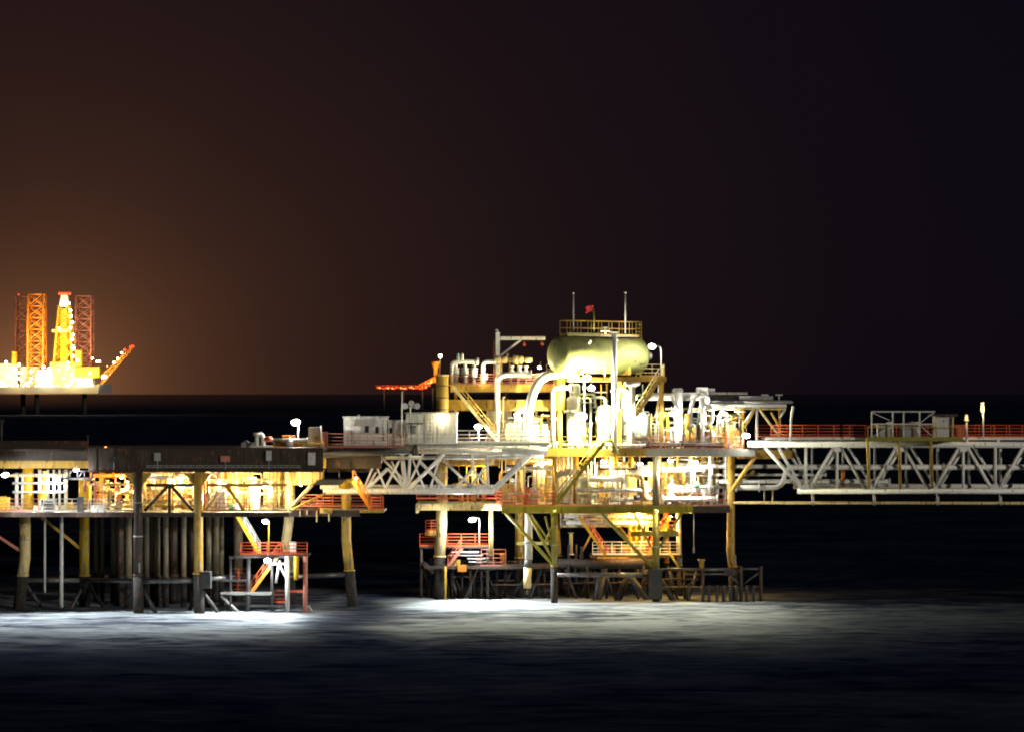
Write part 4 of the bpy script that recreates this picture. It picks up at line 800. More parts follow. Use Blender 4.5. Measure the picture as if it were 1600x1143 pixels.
# riser caisson
t = thing('riser_caisson', 'white riser caisson with a black band and yellow-green foot beside the ochre leg', 'pipe', Vector((X_(825, 204.5), 204.5, 2)))
part(t, 'tube', MB().tube(P(826, 795, 204.5), P(826, 873, 204.5), .36, n=14), WHITE); part(t, 'band', MB().tube(P(825.5, 873, 204.5), P(825, 886, 204.5), .37, n=14), DARK); part(t, 'foot', MB().tube(P(824.8, 886, 204.5), P(824, 918, 204.5), .36, n=14), CREAM)
part(t, 'clamp', MB().tube(P(826, 848, 204.5), P(826, 845, 204.5), .48, n=14), GREY); part(t, 'tip', MB().tube(P(824, 918, 204.5), P(824, 928, 204.5), .12, n=8), DARK)
t = thing('yellow_gauge_pole', 'slim yellow pole standing in the water against the cream leg', 'pole', Vector((X_(696, 206), 206, -.8))); part(t, 'pole', MB().tube((X_(696, 206), 206, -.8), P(696, 884, 206), .1, n=8), YELLOW); part(t, 'clamp', MB().box(P(695, 890, 206.2), (.4, .4, .15)), DARK)
# fender frame with a row of piles
ff = thing('fender_frame', 'low dark fender frame with a row of slim piles at the platform corner', 'fender', Vector((X_(1130, 203.5), 203.5, -1)))
for x, y in ((1098, 875), (1158, 884), (1189, 884)): part(ff, 'post', MB().tube((X_(x, 203.5), 203.5, -1), P(x, y, 203.5), .16, n=8), DKBROWN)
for x in (1075, 1098, 1108, 1120, 1131, 1142, 1151, 1167, 1178): part(ff, 'pile', MB().tube((X_(x, 203.3), 203.3, -1), P(x, 914, 203.3), .15, n=8), DARK)
for a, b in (((1060, 917), (1190, 916)), ((1158, 888), (1190, 888)), ((1070, 896), (1135, 896))): part(ff, 'rail', MB().tube(P(*a, 203.6), P(*b, 203.6), .1, n=8), WETGREY)
for a, b in (((1160, 913), (1188, 892)), ((1140, 898), (1156, 912))): part(ff, 'brace', MB().tube(P(*a, 203.6), P(*b, 203.6), .08, n=8), WETGREY)
part(ff, 'bollard', MB().lathe(P(1096, 886, 203.4), (0, 0, 1), [(0, .2), (.6, .2), (.65, .34), (.8, .34)], 10), OCHRE)
# left landing under the production platform
ld = thing('access_landing', 'tiered access landing with orange rails between the cream leg and the hanger posts', 'landing stage', P(715, 900, 208))
part(ld, 'upper_deck', MB().span((X_(655, 207), 207, Z_(856, 207)), (X_(765, 207), 210.5, Z_(853, 207))), DARK); part(ld, 'side_deck', MB().span((X_(664, 209), 209, Z_(836, 209)), (X_(684, 209), 211, Z_(829, 209))), OCHRE)
part(ld, 'lower_deck', MB().span((X_(662, 206), 206, Z_(888, 206)), (X_(868, 206), 210, Z_(884, 206))), DKBROWN)
for x, yy in ((658, 207.2), (700, 209.8), (735, 207.3), (762, 207.3)): part(ld, 'post', MB().tube((X_(x, yy), yy, -1), P(x, 855, yy), .15, n=8), DKBROWN)
for x in (668, 740, 790, 840): part(ld, 'pile', MB().tube((X_(x, 209), 209, -1), P(x, 886, 209), .2, n=8), MARINE)
for y, a, b in ((866, 700, 755), (871, 730, 758), (876, 732, 760), (861, 705, 748)): part(ld, 'step_grating', MB().span((X_(a, 207), 206.4, Z_(y+1, 207)), (X_(b, 207), 207.4, Z_(y, 207))), WHITE)
part(ld, 'bracket', MB().box(P(722, 887, 205.9), (.8, .5, .6)), ORANGE)
handrail('orange handrail around the upper deck of the access landing', [P(656, 852, 210), P(656, 853, 207.1), P(764, 853, 207.1), P(764, 852, 210)], RED, 4, h=1.2, gap=1.3)
handrail('small red handrail on the side deck of the access landing', [P(665, 830, 209.1), P(683, 830, 209.1)], RED, 4, h=1.1, gap=.55)
handrail('dull red handrail on the lower deck beside the hanger posts', [P(752, 884, 206.3), P(790, 884, 206.3)], REDP, 4, h=1.6, gap=1.1)
stair('red stairway in shade between the cream leg and the access landing', P(722, 856, 206.6), P(700, 884, 206.6), .9, REDP, RED, REDP)
t = thing('orange_post', 'single orange bollard post on the lower deck of the access landing', 'bollard', P(785, 884, 206.5)); part(t, 'post', MB().lathe(P(785, 885, 206.5), (0, 0, 1), [(0, .2), (1.1, .2), (1.12, .26), (1.3, .24)], 10), ORANGE); part(t, 'base', MB().box(P(785, 884, 206.5), (.6, .5, .1)), BROWN)
lamp('big lamp on a post over the access landing', P(738, 811, 204.8), 8000, SEAW, size=.85, spot=115, spill=1300, aim=(.25, -.6, -.8), post=P(749, 853, 207.2), post_m=WHITE)
part(ld, 'locker', MB().box(P(712, 880, 206.8), (.9, .6, .8)), OCHRE)
# rear landing, lit orange
rl = thing('rear_landing', 'orange-lit landing deck with white rails behind the front olive leg', 'landing stage', P(985, 890, 211))
part(rl, 'deck', MB().span((X_(922, 210), 209.5, Z_(870, 210)), (X_(1066, 210), 212.5, Z_(866, 210))), DKBROWN)
for x in (930, 960, 1000, 1050): part(rl, 'post', MB().tube((X_(x, 211), 211, -1), P(x, 868, 211), .16, n=8), DARK)
for x in (900, 909, 889): part(rl, 'side_pile', MB().tube((X_(x, 211), 211, -1), P(x, 850 if x != 909 else 853, 211), .15, n=8), DARK)
part(rl, 'storage_crates', MB().box(P(958, 877, 209.3), (3.0, .5, .9)).box(P(990, 878, 209.3), (1.4, .5, .8)), OCHRE)
part(rl, 'cabin_wall', MB().span((X_(982, 212), 212, Z_(866, 212)), (X_(1012, 212), 213, Z_(812, 212))), YELLOW)
handrail('white handrail around the rear landing deck', [P(926, 866, 209.7), P(1062, 866, 209.7)], WHITE, 4, h=1.25, gap=.9)
handrail('red handrail on the high shelf beside the grey rear leg', [P(1044, 826, 211), P(1059, 826, 211)], RED, 3, h=1.2, gap=.8)
part(pp, 'shelf', MB().span((X_(1040, 211), 210.8, Z_(836, 211)), (X_(1062, 211), 212, Z_(827, 211))), OLIVE)
stair('yellow and red stairway hanging below the olive girder to the rear landing', P(905, 806, 208), P(946, 866, 208), 1.0, YELLOW, RED, YELLOW)
t = thing('white_spool', 'white flanged pipe spool standing alone behind the olive legs', 'pipe', P(893, 866, 211)); part(t, 'tube', MB().tube(P(893, 866, 211), P(892, 832, 211), .17, n=10), GREYW); flange(t, P(892, 832, 211), (0, 0, 1), .17, GREYW); flange(t, P(893, 865, 211), (0, 0, 1), .17, GREYW)
for k, (y, yy, r, m) in enumerate(((806, 209, .2, GREYW), (816, 208, .24, GREYW), (802, 207, .12, CREAM), (811, 211, .18, CREAM), (821, 211.5, .14, CREAM))):
    pipe(ORD[k]+' long level pipe slung below the cellar deck girder', [P(876, y, yy), P(1024, y-1, yy)], r, m, group='pipes slung below the cellar deck')
for k, x in enumerate((985, 994, 1003, 1011)): pipe(ORD[k]+' short upright drain pipe glowing yellow under the cellar deck', [P(x, 803, 210.5), P(x, 862, 210.5)], .13, YELLOW if x < 1000 else CREAM, group='upright drains under the cellar deck')
lamp('warm lamp hidden under the cellar deck above the rear landing', P(1000, 806, 206.5), 900, AMBER, size=.35, aim=(-.1, .3, -1)); lamp('second warm lamp under the cellar deck by the front olive leg', P(1012, 814, 208.5), 500, AMBER, size=.3, aim=(0, .2, -1))
lamp('warm lamp under the cellar deck by the grey rear leg', P(1048, 806, 209.5), 320, AMBER, size=.25, aim=(0, .2, -1))
t = thing('hanging_hose', 'thin hose hanging from the cellar deck over open water', 'hose', P(1084, 862, YM+.2)); part(t, 'hose', MB().tube(P(1084, 800, YM+.2), P(1084, 862, YM+.2), .045, n=6), GREY); part(t, 'coupling', MB().tube(P(1084, 854, YM+.2), P(1084, 863, YM+.2), .08, n=8), GREY)
for k in range(9):
    x = 938+k*9.5; m = (ORANGE, REDP, OCHRE, BROWN, ORANGE, YELLOW, REDP, OCHRE, BROWN)[k]
    t = thing('steel_drum', ORD[k]+' steel drum along the white rail of the rear landing', 'drum', P(x, 866, 210.2), 'drums on the rear landing'); part(t, 'shell', MB().lathe(P(x, 866.5, 210.2), (0, 0, 1), [(0, .28), (.28, .28), (.3, .3), (.32, .28), (.6, .28), (.62, .3), (.64, .28), (.88, .28)], 12), m); part(t, 'lid', MB().tube(P(x, 866.5, 210.2)+Vector((0, 0, .86)), P(x, 866.5, 210.2)+Vector((0, 0, .9)), .25, n=12), DARK)
for k, x in enumerate((882, 912, 940, 968, 996, 1012)): part(rl, 'side_pile', MB().tube((X_(x, 209), 209, -1), P(x, 878, 209), .12, n=8), MARINE)
for a, b, m in (((905, 870), (935, 812), OCHRE), ((950, 866), (915, 808), REDP), ((1012, 866), (975, 812), OLIVE), ((960, 812), (1000, 862), OCHRE)): part(rl, 'brace', MB().tube(P(*a, 211.5), P(*b, 211.5), .09, n=8), m)
stair('orange stairway behind the front olive leg up to the cellar deck', P(1046, 808, 210), P(1012, 866, 210), .9, ORANGE, RED, ORANGE)
for k, (x, w, h, m) in enumerate(((708, .7, .6, REDP), (730, .9, .5, BROWN), (748, .5, .8, ORANGE), (768, .8, .55, BROWN), (800, .9, .45, DKBROWN), (676, .6, .7, BROWN))):
    t = thing('deck_crate', ('faded red', 'first brown', 'small orange', 'second brown', 'dark low', 'upright brown')[k]+' crate on the lower deck of the access landing', 'crate', P(x, 884, 207.5), 'crates on the access landing'); part(t, 'box', MB().box(P(x, 884, 207.5)+Vector((0, 0, h/2)), (w, .6, h)), m); part(t, 'lid', MB().box(P(x, 884, 207.5)+Vector((0, 0, h+.03)), (w+.06, .66, .05)), m)
# ------------------------------------------------------------------ cellar deck equipment (between the decks)
handrail('thin grey handrail along the front of the cellar deck', [ck(868, YM+.15), ck(1140, YM+.15)], REDP, 2, h=1.15, gap=1.6, r=.028)
handrail('red-orange handrail at the corner of the olive girder', [ck(775, YM+3.2), ck(784, YM+.2), ck(866, YM+.2)], RED, 4, h=1.3, gap=1.2)
handrail('red handrail along the side wing of the cellar deck', [P(651, 776, 209), P(651, 779, 206.1), P(774, 779, 206.1)], RED, 3, h=1.15, gap=1.3)
handrail('red handrail at the far end of the cellar deck behind the ochre corner leg', [ck(1100, 211), ck(1140, 211)], RED, 4, h=1.3, gap=1.2)
rnd = random.Random(77)
g1 = 'small process pipes on the cellar deck'
for k in range(110):
    yy = rnd.uniform(204.2, 212); x = rnd.uniform(690, 1135); x2 = x+rnd.choice((-1, 1))*rnd.uniform(8, 40); top = rnd.uniform(716, 775)
    x2 = max(700, min(1135, x2)); m = rnd.choice((WHITE, WHITE, CREAM, CREAM, GREYW, OCHRE, YELLOW)); r = rnd.choice((.05, .07, .09, .13))
    z0 = ZCm+.03 if x > 785 else ZCm+.04; q = rnd.random()
    if yy < 206.3 and x < 790: yy = rnd.uniform(207, 212)
    if q < .4: pts = [(X_(x, yy), yy, z0), P(x, top, yy), P(x2, top, yy), P(x2, min(778, top+rnd.uniform(6, 40)), yy)]
    elif q < .75: pts = [(X_(x, yy), yy, z0), (X_(x, yy), yy, ZMm-.65)]
    else: pts = [P(x, top, yy), P(x2, top, yy), P(x2, top, yy+.9)]
    zone = 'over the side wing' if x < 785 else 'beside the inner ochre leg' if x < 860 else 'behind the sloping stairway' if x < 930 else 'below the bottle bracket' if x < 1000 else 'round the grey column' if x < 1050 else 'by the amber ports' if x < 1100 else 'near the corner leg'
    pipe(' '.join((CN[m.name], 'thin' if r < .06 else 'slim' if r < .1 else 'stout', 'looped pipe' if q < .4 else 'straight riser' if q < .75 else 'level elbow', zone, 'cellar deck front' if yy < 207 else 'cellar deck back')), pts, r, m, group=g1, n=6, flanges=r > .06, name='process_pipe')
for k, (x0, x1, y, yy, r, m) in enumerate(((905, 975, 748, 204.6, .26, WHITE), (975, 1022, 741, 204.8, .17, WHITE), (900, 1020, 765, 204.4, .2, GREYW), (940, 1020, 780, 204.5, .2, WHITE), (1036, 1120, 779, 204.3, .26, WHITE), (1040, 1130, 760, 206, .16, WHITE), (1036, 1100, 733, 205, .2, WHITE), (790, 870, 731, 205.5, .18, GREYW), (700, 780, 722, 208, .3, CREAM), (790, 900, 720, 209, .35, CREAM), (1050, 1140, 727, 209, .28, WHITE))):
    pipe('%s stout %s level pipe %s on the cellar deck' % (('thin-flanged', 'kinked', 'low', 'lowest', 'bottom', 'middle', 'upper', 'short', 'wide', 'widest', 'rear')[k], CN[m.name], 'by the sloping stairway' if x0 < 920 else 'under the bottle bracket' if x0 < 970 else 'meeting the grey column' if x0 < 1030 else 'near the corner leg'), [P(x0, y, yy), P(x1, y, yy)], r, m, group='stout level pipes on the cellar deck')
pipe('white elbow pipe coming out beside the sloping stairway', [P(867, 768, 204.2), P(867, 741, 204.2), P(890, 737, 204.2), P(905, 737, 204.2)], .28, WHITE)
for lab, x, yy, h, r, m in (('white upright vessel on the cellar deck left of the grey column', 968, 207.5, 3.6, .75, WHITE), ('pale green upright vessel on the cellar deck by the sloping stairway', 917, 206, 2.6, .8, PGREEN), ('white upright vessel at the end of the cellar deck', 1076, 208, 3.4, .7, WHITE), ('slim cream vessel beside the ochre inner leg', 845, 209, 3.2, .5, CREAM), ('small white separator pot right of the grey column', 1050, 205.5, 2.0, .4, WHITE), ('grey bucket-shaped vessel by the red corner rail', 835, 205.2, 1.7, .45, GREYW)):
    vessel(lab, ck(x, yy), h, r, m)
t = thing('horizontal_drum', 'grey horizontal drum with yellow end hanging near the grey column', 'vessel', P(1005, 745, 206)); part(t, 'shell', MB().lathe(P(985, 734, 206), (1, -.15, 0), [(0, .1), (.1, .42), (.3, .5), (1.6, .5), (1.8, .42), (1.9, .1)], 16), GREYW); part(t, 'head', MB().lathe(P(983, 734, 206), (1, -.15, 0), [(0, .3), (.12, .3)], 12), YELLOW); part(t, 'saddle', MB().box(P(996, 742, 205.9), (.3, .5, .6)), OCHRE)
for x, y, yy in ((961, 722, 205), (986, 722, 205)):
    t = thing('yellow_gas_bottle', ('left' if x < 970 else 'right')+' yellow gas bottle hung in the dark bracket under the main deck', 'gas bottle', P(x, 730, yy), 'yellow bottles under the main deck'); part(t, 'shell', MB().lathe(P(x, 730, yy), (0, 0, 1), [(0, .2), (.1, .28), (.8, .28), (1.0, .18), (1.1, .08)], 12), YELLOW); part(t, 'strap', MB().tube(P(x, 725, yy), P(x, 724, yy), .3, n=12), DARK)
t = thing('bottle_bracket', 'dark square bracket frame hung under the main deck girder', 'bracket', P(965, 732, 203.6))
for a, b in (((936, 712), (936, 732)), ((995, 712), (995, 732)), ((936, 732), (995, 732))): part(t, 'bar', MB().beam(P(*a, 203.6), P(*b, 203.6), .16, .16), BROWN)
t = thing('compressor_skid', 'ochre compressor with dark motor on the cellar deck left of the grey column', 'compressor', ck(1006, 204.5)); part(t, 'base', MB().box(ck(1004, 204.5, ZCm+.2), (1.8, .9, .36)), OCHRE); part(t, 'casing', MB().lathe(ck(1008, 204.5, ZCm+.4), (0, 0, 1), [(0, .45), (.5, .5), (.9, .36), (1.4, .4), (1.9, .2)], 14), CREAM); part(t, 'motor', MB().tube(ck(990, 204.5, ZCm+.7), ck(1000, 204.5, ZCm+.7), .3, n=12), DARK)
t = thing('exchanger', 'white exchanger frame with amber ports right of the grey column', 'exchanger', ck(1075, 204.5)); part(t, 'frame', MB().box(ck(1075, 204.7, ZCm+1.4), (3.0, .8, .2)).box(ck(1075, 204.7, ZCm+.55), (3.0, .8, .2)).box(ck(1050, 204.7, ZCm+.95), (.2, .8, 1.0)).box(ck(1099, 204.7, ZCm+.95), (.2, .8, 1.0)), WHITE)
for k in range(3): part(t, 'port', MB().box(ck(1060+k*14, 204.8, ZCm+1.0), (.5, .5, .55)), YELLOW)
t = thing('green_valve_actuator', 'round green valve actuator near the cellar deck end', 'valve', P(1089, 757, 204.2)); part(t, 'dome', MB().lathe(P(1089, 757, 204.2), (0, -1, .3), [(-.1, .25), (0, .3), (.2, .2), (.28, .05)], 12), GREEN); part(t, 'stem', MB().tube(P(1089, 757, 204.3), P(1089, 775, 204.3), .08, n=8), GREYW)
for lab, x, yy, s, m in (('white instrument cabinet behind the sloping stairway', 880, 207, (1.6, .6, 2.0), WHITE), ('cream junction cabinet under the white truss foot', 795, 208, (1.2, .5, 1.8), CREAM), ('grey switch cabinet at the cellar deck end', 1112, 208, (1.3, .6, 2.2), GREYW), ('yellow cabinet in the middle of the cellar deck', 935, 209, (1.5, .6, 2.4), OCHRE), ('red fire cabinet beside the corner rail', 822, 205.4, (.5, .4, 1.6), RED)):
    cabinet(lab, ck(x, yy), s, m, 2 if s[0] > .8 else 1)
vp = valve_proto(); first = True; VL = ' cream gate valve with red handwheel on the '
rv = random.Random(9)
for k in range(26):
    if k < 15: yy = rv.uniform(203.8, 208); at = ck(rv.uniform(880, 1130), yy)
    else: yy = rv.uniform(203.9, 206.5); at = dk(rv.uniform(880, 1150), yy)
    if first: vp.location = at; vp['label'] = ORD[0]+VL+'cellar deck'; vp['group'] = 'gate valves on the process decks'; first = False
    else: copy_tree(vp, at, rv.uniform(-.6, .6), label=ORD[k if k < 15 else k-15]+VL+('cellar deck' if k < 15 else 'main deck'))
t = thing('back_panel_wall', 'cream wall panels closing the back of the cellar deck', 'wall', ck(960, 212.7)); pm = MB().box((0, 0, 1.9), (.95, .06, 3.8)); pm.box((0, -.05, 1.9), (.3, .05, 3.8)); pm = pm.mesh('panel', m=CREAM)
for k in range(17):
    if k in (3, 4, 9, 14): continue
    inst(t, 'panel', pm, (X_(860, 212.7)+k, 212.7, ZCm+.02))
stair('olive stairway sloping up across the front of the cellar bay', P(944, 690, 202.2), P(869, 786, 202.2), .9, OLIVE, OCHRE, OLIVE)
t = thing('stair_arch', 'olive arched frame at the head of the sloping stairway', 'frame', P(955, 705, 202.3)); part(t, 'arch', MB().path([P(938, 700, 202.3), P(944, 688, 202.3), P(956, 687, 202.3), P(966, 710, 202.3)], .13, 8, bend=.3), OLIVE); part(t, 'post', MB().tube(P(958, 688, 202.4), P(958, 706, 202.4), .11, n=8), OLIVE)
for lab, x, y, yy, p in (('glaring floodlight under the main deck right of the grey column', 1048, 719, 203.4, 1400), ('glaring floodlight under the main deck near the corner leg', 1087, 721, 203.4, 1400), ('floodlight under the main deck by the bottle bracket', 943, 720, 205, 600), ('floodlight under the main deck behind the inner ochre leg', 850, 722, 208, 420), ('floodlight far back under the main deck', 1000, 724, 210, 500)):
    lamp(lab, P(x, y, yy), p, COOL if x > 1030 else NEUT, size=.62, aim=(-.3 if x > 1030 else 0, -.32, -1), spot=120 if x > 1030 else None, spill=500 if x > 1030 else 0)
lamp('warm lamp over the side wing of the cellar deck', P(745, 720, 209), 380, WARM, size=.35, aim=(0, -.3, -1))
# ------------------------------------------------------------------ process module on the main deck (ochre two-beam frame)
pm_ = thing('process_module', 'ochre process module frame with two deep beams above the main deck', 'module', dk(785, 206))
part(pm_, 'upper_beam', MB().span((X_(704, 206), 206, Z_(612, 206)), (X_(874, 206), 206.3, Z_(601, 206))), OCHRE); part(pm_, 'upper_deck', MB().span((X_(704, 206), 206.31, Z_(603.5, 206)), (X_(874, 206), 212, Z_(601.5, 206))), GALV)
part(pm_, 'lower_beam', MB().span((X_(700, 206), 205.8, Z_(641, 206)), (X_(874, 206), 206.2, Z_(624, 206))), OCHRE); part(pm_, 'lower_deck', MB().span((X_(700, 206), 206.21, Z_(629, 206)), (X_(874, 206), 212, Z_(626, 206))), OCHRE)
part(pm_, 'rear_beam', MB().span((X_(704, 212), 212.02, Z_(612, 206)), (X_(874, 212), 212.3, Z_(601, 206))), OCHRE)
for x, yy in ((712, 206.05), (792, 211.8), (866, 206.05), (712, 211.8), (866, 211.8)): part(pm_, 'column', MB().span((X_(x, yy)-.15, yy-.16, ZMm), (X_(x, yy)+.15, yy+.16, Z_(641.3, 206))), CREAM); part(pm_, 'column', MB().span((X_(x, yy)-.13, yy+.32, Z_(623.8, 206)), (X_(x, yy)+.13, yy+.58, Z_(612.2, 206))), OCHRE)
part(pm_, 'bulkhead', MB().span((X_(760, 211), 211, ZMm+.02), (X_(800, 211), 211.15, Z_(642, 206))), CREAM)
ZU = Z_(601, 206)
def up(px, Y, z=None): return Vector((X_(px, Y), Y, ZU if z is None else z))
t = thing('exhaust_stack', 'stout ochre cylindrical stack with bands at the module corner', 'stack', dk(691, 205.5)); part(t, 'shell', MB().tube(dk(691, 205.5), P(691, 586, 205.5), .60, n=20), OCHRE)
for y in (603, 622, 640): part(t, 'band', MB().tube(P(691, y, 205.5), P(691, y-1.6, 205.5), .63, n=20), BROWN)
part(t, 'rim', MB().tube(P(691, 587, 205.5), P(691, 585, 205.5), .65, n=20), CREAM)
# filter pots
t0_ = None
for k, (x, lab) in enumerate(((712, 'white filter pot nearest the ochre stack'), (726.5, 'middle white filter pot of the three on the module'), (740.5, 'white filter pot nearest the jib crane'))):
    t = thing('filter_pot', lab, 'filter', up(x, 206.8), 'filter pots on the module')
    part(t, 'body', MB().lathe(up(x, 206.8), (0, 0, 1), [(0, .17), (.75, .17), (.8, .33), (1.35, .36), (1.45, .28), (1.5, .34), (1.6, .34), (1.62, .17)], 14), WHITE); part(t, 'outlet', MB().tube(up(x, 206.8, ZU+1.6), P(x, 566, 206.8), .18, n=12), WHITE); part(t, 'flange', MB().tube(up(x, 206.8, ZU+1.48), up(x, 206.8, ZU+1.58), .38, n=14), WHITE)
fh = pipe('white header pipe over the three filter pots', [up(706, 206.6), P(706, 565, 206.6), P(744, 565, 206.6)], .2, WHITE, bend=.45)
part(fh, 'end_flange', MB().tube(P(744, 564.5, 206.6), P(748, 564.5, 206.6), .32, n=14), WHITE); part(fh, 'bolt_ring', MB().tube(P(745.5, 564.5, 206.6), P(746.5, 564.5, 206.6), .38, n=14), GREYW)
for x, lab, m in ((716, 'small green valve bonnet on the filter header', PGREEN), (722, 'small white valve bonnet on the filter header', WHITE)):
    t = thing('valve_bonnet', lab, 'valve', P(x, 563, 206.6)); part(t, 'bonnet', MB().lathe(P(x, 563, 206.6), (0, 0, 1), [(0, .2), (.3, .16), (.5, .12), (.55, .2), (.65, .05)], 10), m); part(t, 'stem', MB().tube(P(x, 554, 206.6), P(x, 551, 206.6), .05, n=6), GREY)
pipe('white goose-neck pipe between the filter pots and the jib crane', [up(755, 206.6), P(755, 565, 206.6), P(774, 565, 206.6)], .2, WHITE, bend=.4)
t = thing('valve_manifold', 'cream valve manifold with bulky valves behind the jib crane post', 'manifold', up(800, 207)); part(t, 'header', MB().tube(P(772, 562, 207), P(832, 562, 207), .22, n=12), CREAM)
for x, r in ((778, .42), (788, .34), (806, .46), (813, .4), (825, .3)): part(t, 'valve', MB().lathe(P(x, 562, 207), (1, 0, 0), [(-.3, r*.6), (-.22, r), (.22, r), (.3, r*.6)], 14), CREAM)
for x, y in ((793, 552), (812, 556)): part(t, 'bonnet', MB().tube(P(x, 562, 207), P(x, y, 207), .13, n=10), CREAM)
for x in (783, 797, 810): part(t, 'leg', MB().tube(P(x, 562, 207), up(x, 207), .12, n=8), OLIVE if x == 797 else CREAM)
for x in (800, 812, 822): part(t, 'relief_valve', MB().lathe(P(x, 584, 206.6), (0, 0, 1), [(0, .2), (.3, .26), (.32, .14), (.6, .12), (.62, .22), (.8, .22)], 10), WHITE)
part(t, 'low_header', MB().tube(P(795, 588, 206.6), P(828, 588, 206.6), .16, n=10), WHITE)
handrail('faded red handrail along the front of the module deck', [up(708, 206.1), up(868, 206.1)], REDP, 4, h=1.0, gap=1.3)
pipe('tall white pipe loop rising from the main deck to the manifold', [dk(777, 205.2), P(777, 587, 205.2), P(800, 584.5, 205.2), P(830, 584.5, 205.2)], .24, WHITE, bend=.8)
pipe('slim hooked pipe right of the tall white loop', [dk(786, 205.4), P(786, 620, 205.4), P(790, 620, 205.4)], .07, CREAM, bend=.2, flanges=False)
stair('cream stairway climbing from the main deck to the module deck', P(708, 604, 204.7), P(772, 682, 204.7), .9, CREAM, OCHRE, OCHRE)
# jib crane
t = thing('jib_crane', 'white jib crane with square post and braced boom on the module', 'crane', up(778, 208)); part(t, 'post', MB().span((X_(774.5, 208), 207.8, ZU-.0), (X_(781, 208), 208.2, Z_(519, 208))), WHITE); part(t, 'boom', MB().beam(P(778, 528.5, 208), P(852, 528.5, 208), .22, .32), WHITE)
part(t, 'brace', MB().beam(P(783, 555, 208), P(814, 531, 208), .16, .18), WHITE); part(t, 'cap', MB().path([P(778, 519, 208), P(777, 515, 208), P(774, 516.5, 208)], .07, 6), WHITE)
for x in (819, 847.5): h = part(t, 'hook_block', MB().lathe(P(x, 541, 208), (0, 0, 1), [(0, .04), (.1, .15), (.3, .15), (.45, .05)], 10), RED); part(h, 'chain', MB().tube(P(x, 536, 208), P(x, 530, 208), .03, n=5), DARK)
pipe('slim red conduit beside the jib crane post', [up(772, 208), P(772, 530, 208)], .05, REDP, flanges=False)
lamp('small added lamp among the valves at the end of the module deck', P(843, 574, 205.6), 260, NEUT, size=.4, aim=(-.6, -.5, -.5))  # lamp added to brighten the manifold and filter pots
lamp('small added lamp beside the white filter pots', P(760, 590, 205.9), 120, NEUT, size=.28, aim=(-.5, -.2, .3))  # another added lamp, lifts the light on the pots
# big curved duct and neighbours
pipe('fat silver duct curving down in front of the module', [P(905, 584, 204.6), P(868, 583, 204.6), P(845, 590, 204.6), P(833, 612, 204.6), P(826, 640, 204.6), P(824, 672, 204.6), dk(824, 204.6)], .43, GREYW, bend=.9, n=16, flanges=False, name='curved_duct')
t = thing('ochre_drum', 'squat ochre drum on a column below the tank end', 'drum', dk(874, 205)); part(t, 'shell', MB().tube(P(874, 640, 205), P(874, 588, 205), .55, n=18), OCHRE); part(t, 'column', MB().tube(dk(874, 205), P(874, 640, 205), .28, n=12), OCHRE); part(t, 'rim', MB().tube(P(874, 590, 205), P(874, 587, 205), .6, n=18), CREAM)
pipe('white upright pipe with a side branch below the tank end', [dk(864, 204.3), P(864, 606, 204.3), P(890, 605, 204.3)], .21, WHITE, bend=.4)
pipe('pale looped pipe under the tank belly', [dk(913, 204.2), P(913, 594, 204.2), P(888, 593.5, 204.2)], .1, GREYW, bend=.3)
handrail('short white handrail left of the tank end', [P(854, 584, 205), P(874, 584, 205)], CREAM, 2, h=.9, gap=.8)
# ------------------------------------------------------------------ the horizontal tank and its deck
Y0 = 203.8; th = math.radians(31)
A = P(872, 554.5, Y0); R = M_(28.5, Y0); ax = Vector((math.cos(th), math.sin(th), 0)); Ln = 9.0
t = thing('storage_tank', 'large pale green horizontal storage tank with dished ends on the top deck', 'tank', Vector((A.x+3.5, Y0+1.8, A.z-R)))
part(t, 'shell', MB().lathe(A, ax, [(-R*.40, .03), (-R*.37, R*.34), (-R*.30, R*.62), (-R*.18, R*.85), (-R*.07, R*.96), (0, R), (Ln, R), (Ln+R*.1, R*.95), (Ln+R*.25, R*.82), (Ln+R*.40, R*.58), (Ln+R*.5, .03)], 40), TANKG)
for k in (.02, .34, .66, .98): part(t, 'weld_seam', MB().lathe(A+ax*(Ln*k-.03), ax, [(0, R+.008), (.06, R+.008)], 40), TANKG)
for k in (.2, .8):
    c = A+ax*Ln*k; part(t, 'saddle', MB().box(c-Vector((0, 0, R*.82)), (.3, R*1.5, R*.5), rz=th), OCHRE)
n_ = ax.cross(Vector((0, 0, 1))).normalized()
part(t, 'nozzle', MB().tube(A+ax*2.6+n_*R*.75+Vector((0, 0, R*.6)), A+ax*2.6+n_*R*.95+Vector((0, 0, R*.8)), .12, n=10), WHITE); part(t, 'nozzle', MB().tube(A+ax*5.6+n_*R*.7+Vector((0, 0, R*.65)), A+ax*5.6+n_*R*.92+Vector((0, 0, R*.85)), .12, n=10), WHITE)
part(t, 'manway', MB().tube(A+ax*(Ln+R*.3)+n_*.3, A+ax*(Ln+R*.75)+n_*.3, .34, n=14), WHITE)
part(t, 'gauge_pipe', MB().path([P(931, 582, 203.1), P(931, 566, 203.1), P(945, 566, 203.1), P(945, 588, 203.1)], .05, 6, bend=.2), GREY)
ZTK = A.z-R-.35
td = thing('tank_deck', 'ochre support deck under the green tank with braced end post', 'platform', dk(960, 206))
part(td, 'deck', MB().span((X_(955, 205), 203.4, ZTK-.1), (X_(1038, 205), 211, ZTK)), GALV); part(td, 'edge_beam', MB().span((X_(953, 203.3), 203.1, ZTK-.42), (X_(1038, 203.3), 203.38, ZTK+.04)), OCHRE); part(td, 'edge_beam', MB().span((X_(1037.8, 203.3), 203.1, ZTK-.42), (X_(1041, 203.3), 210.5, ZTK+.02)), OCHRE)
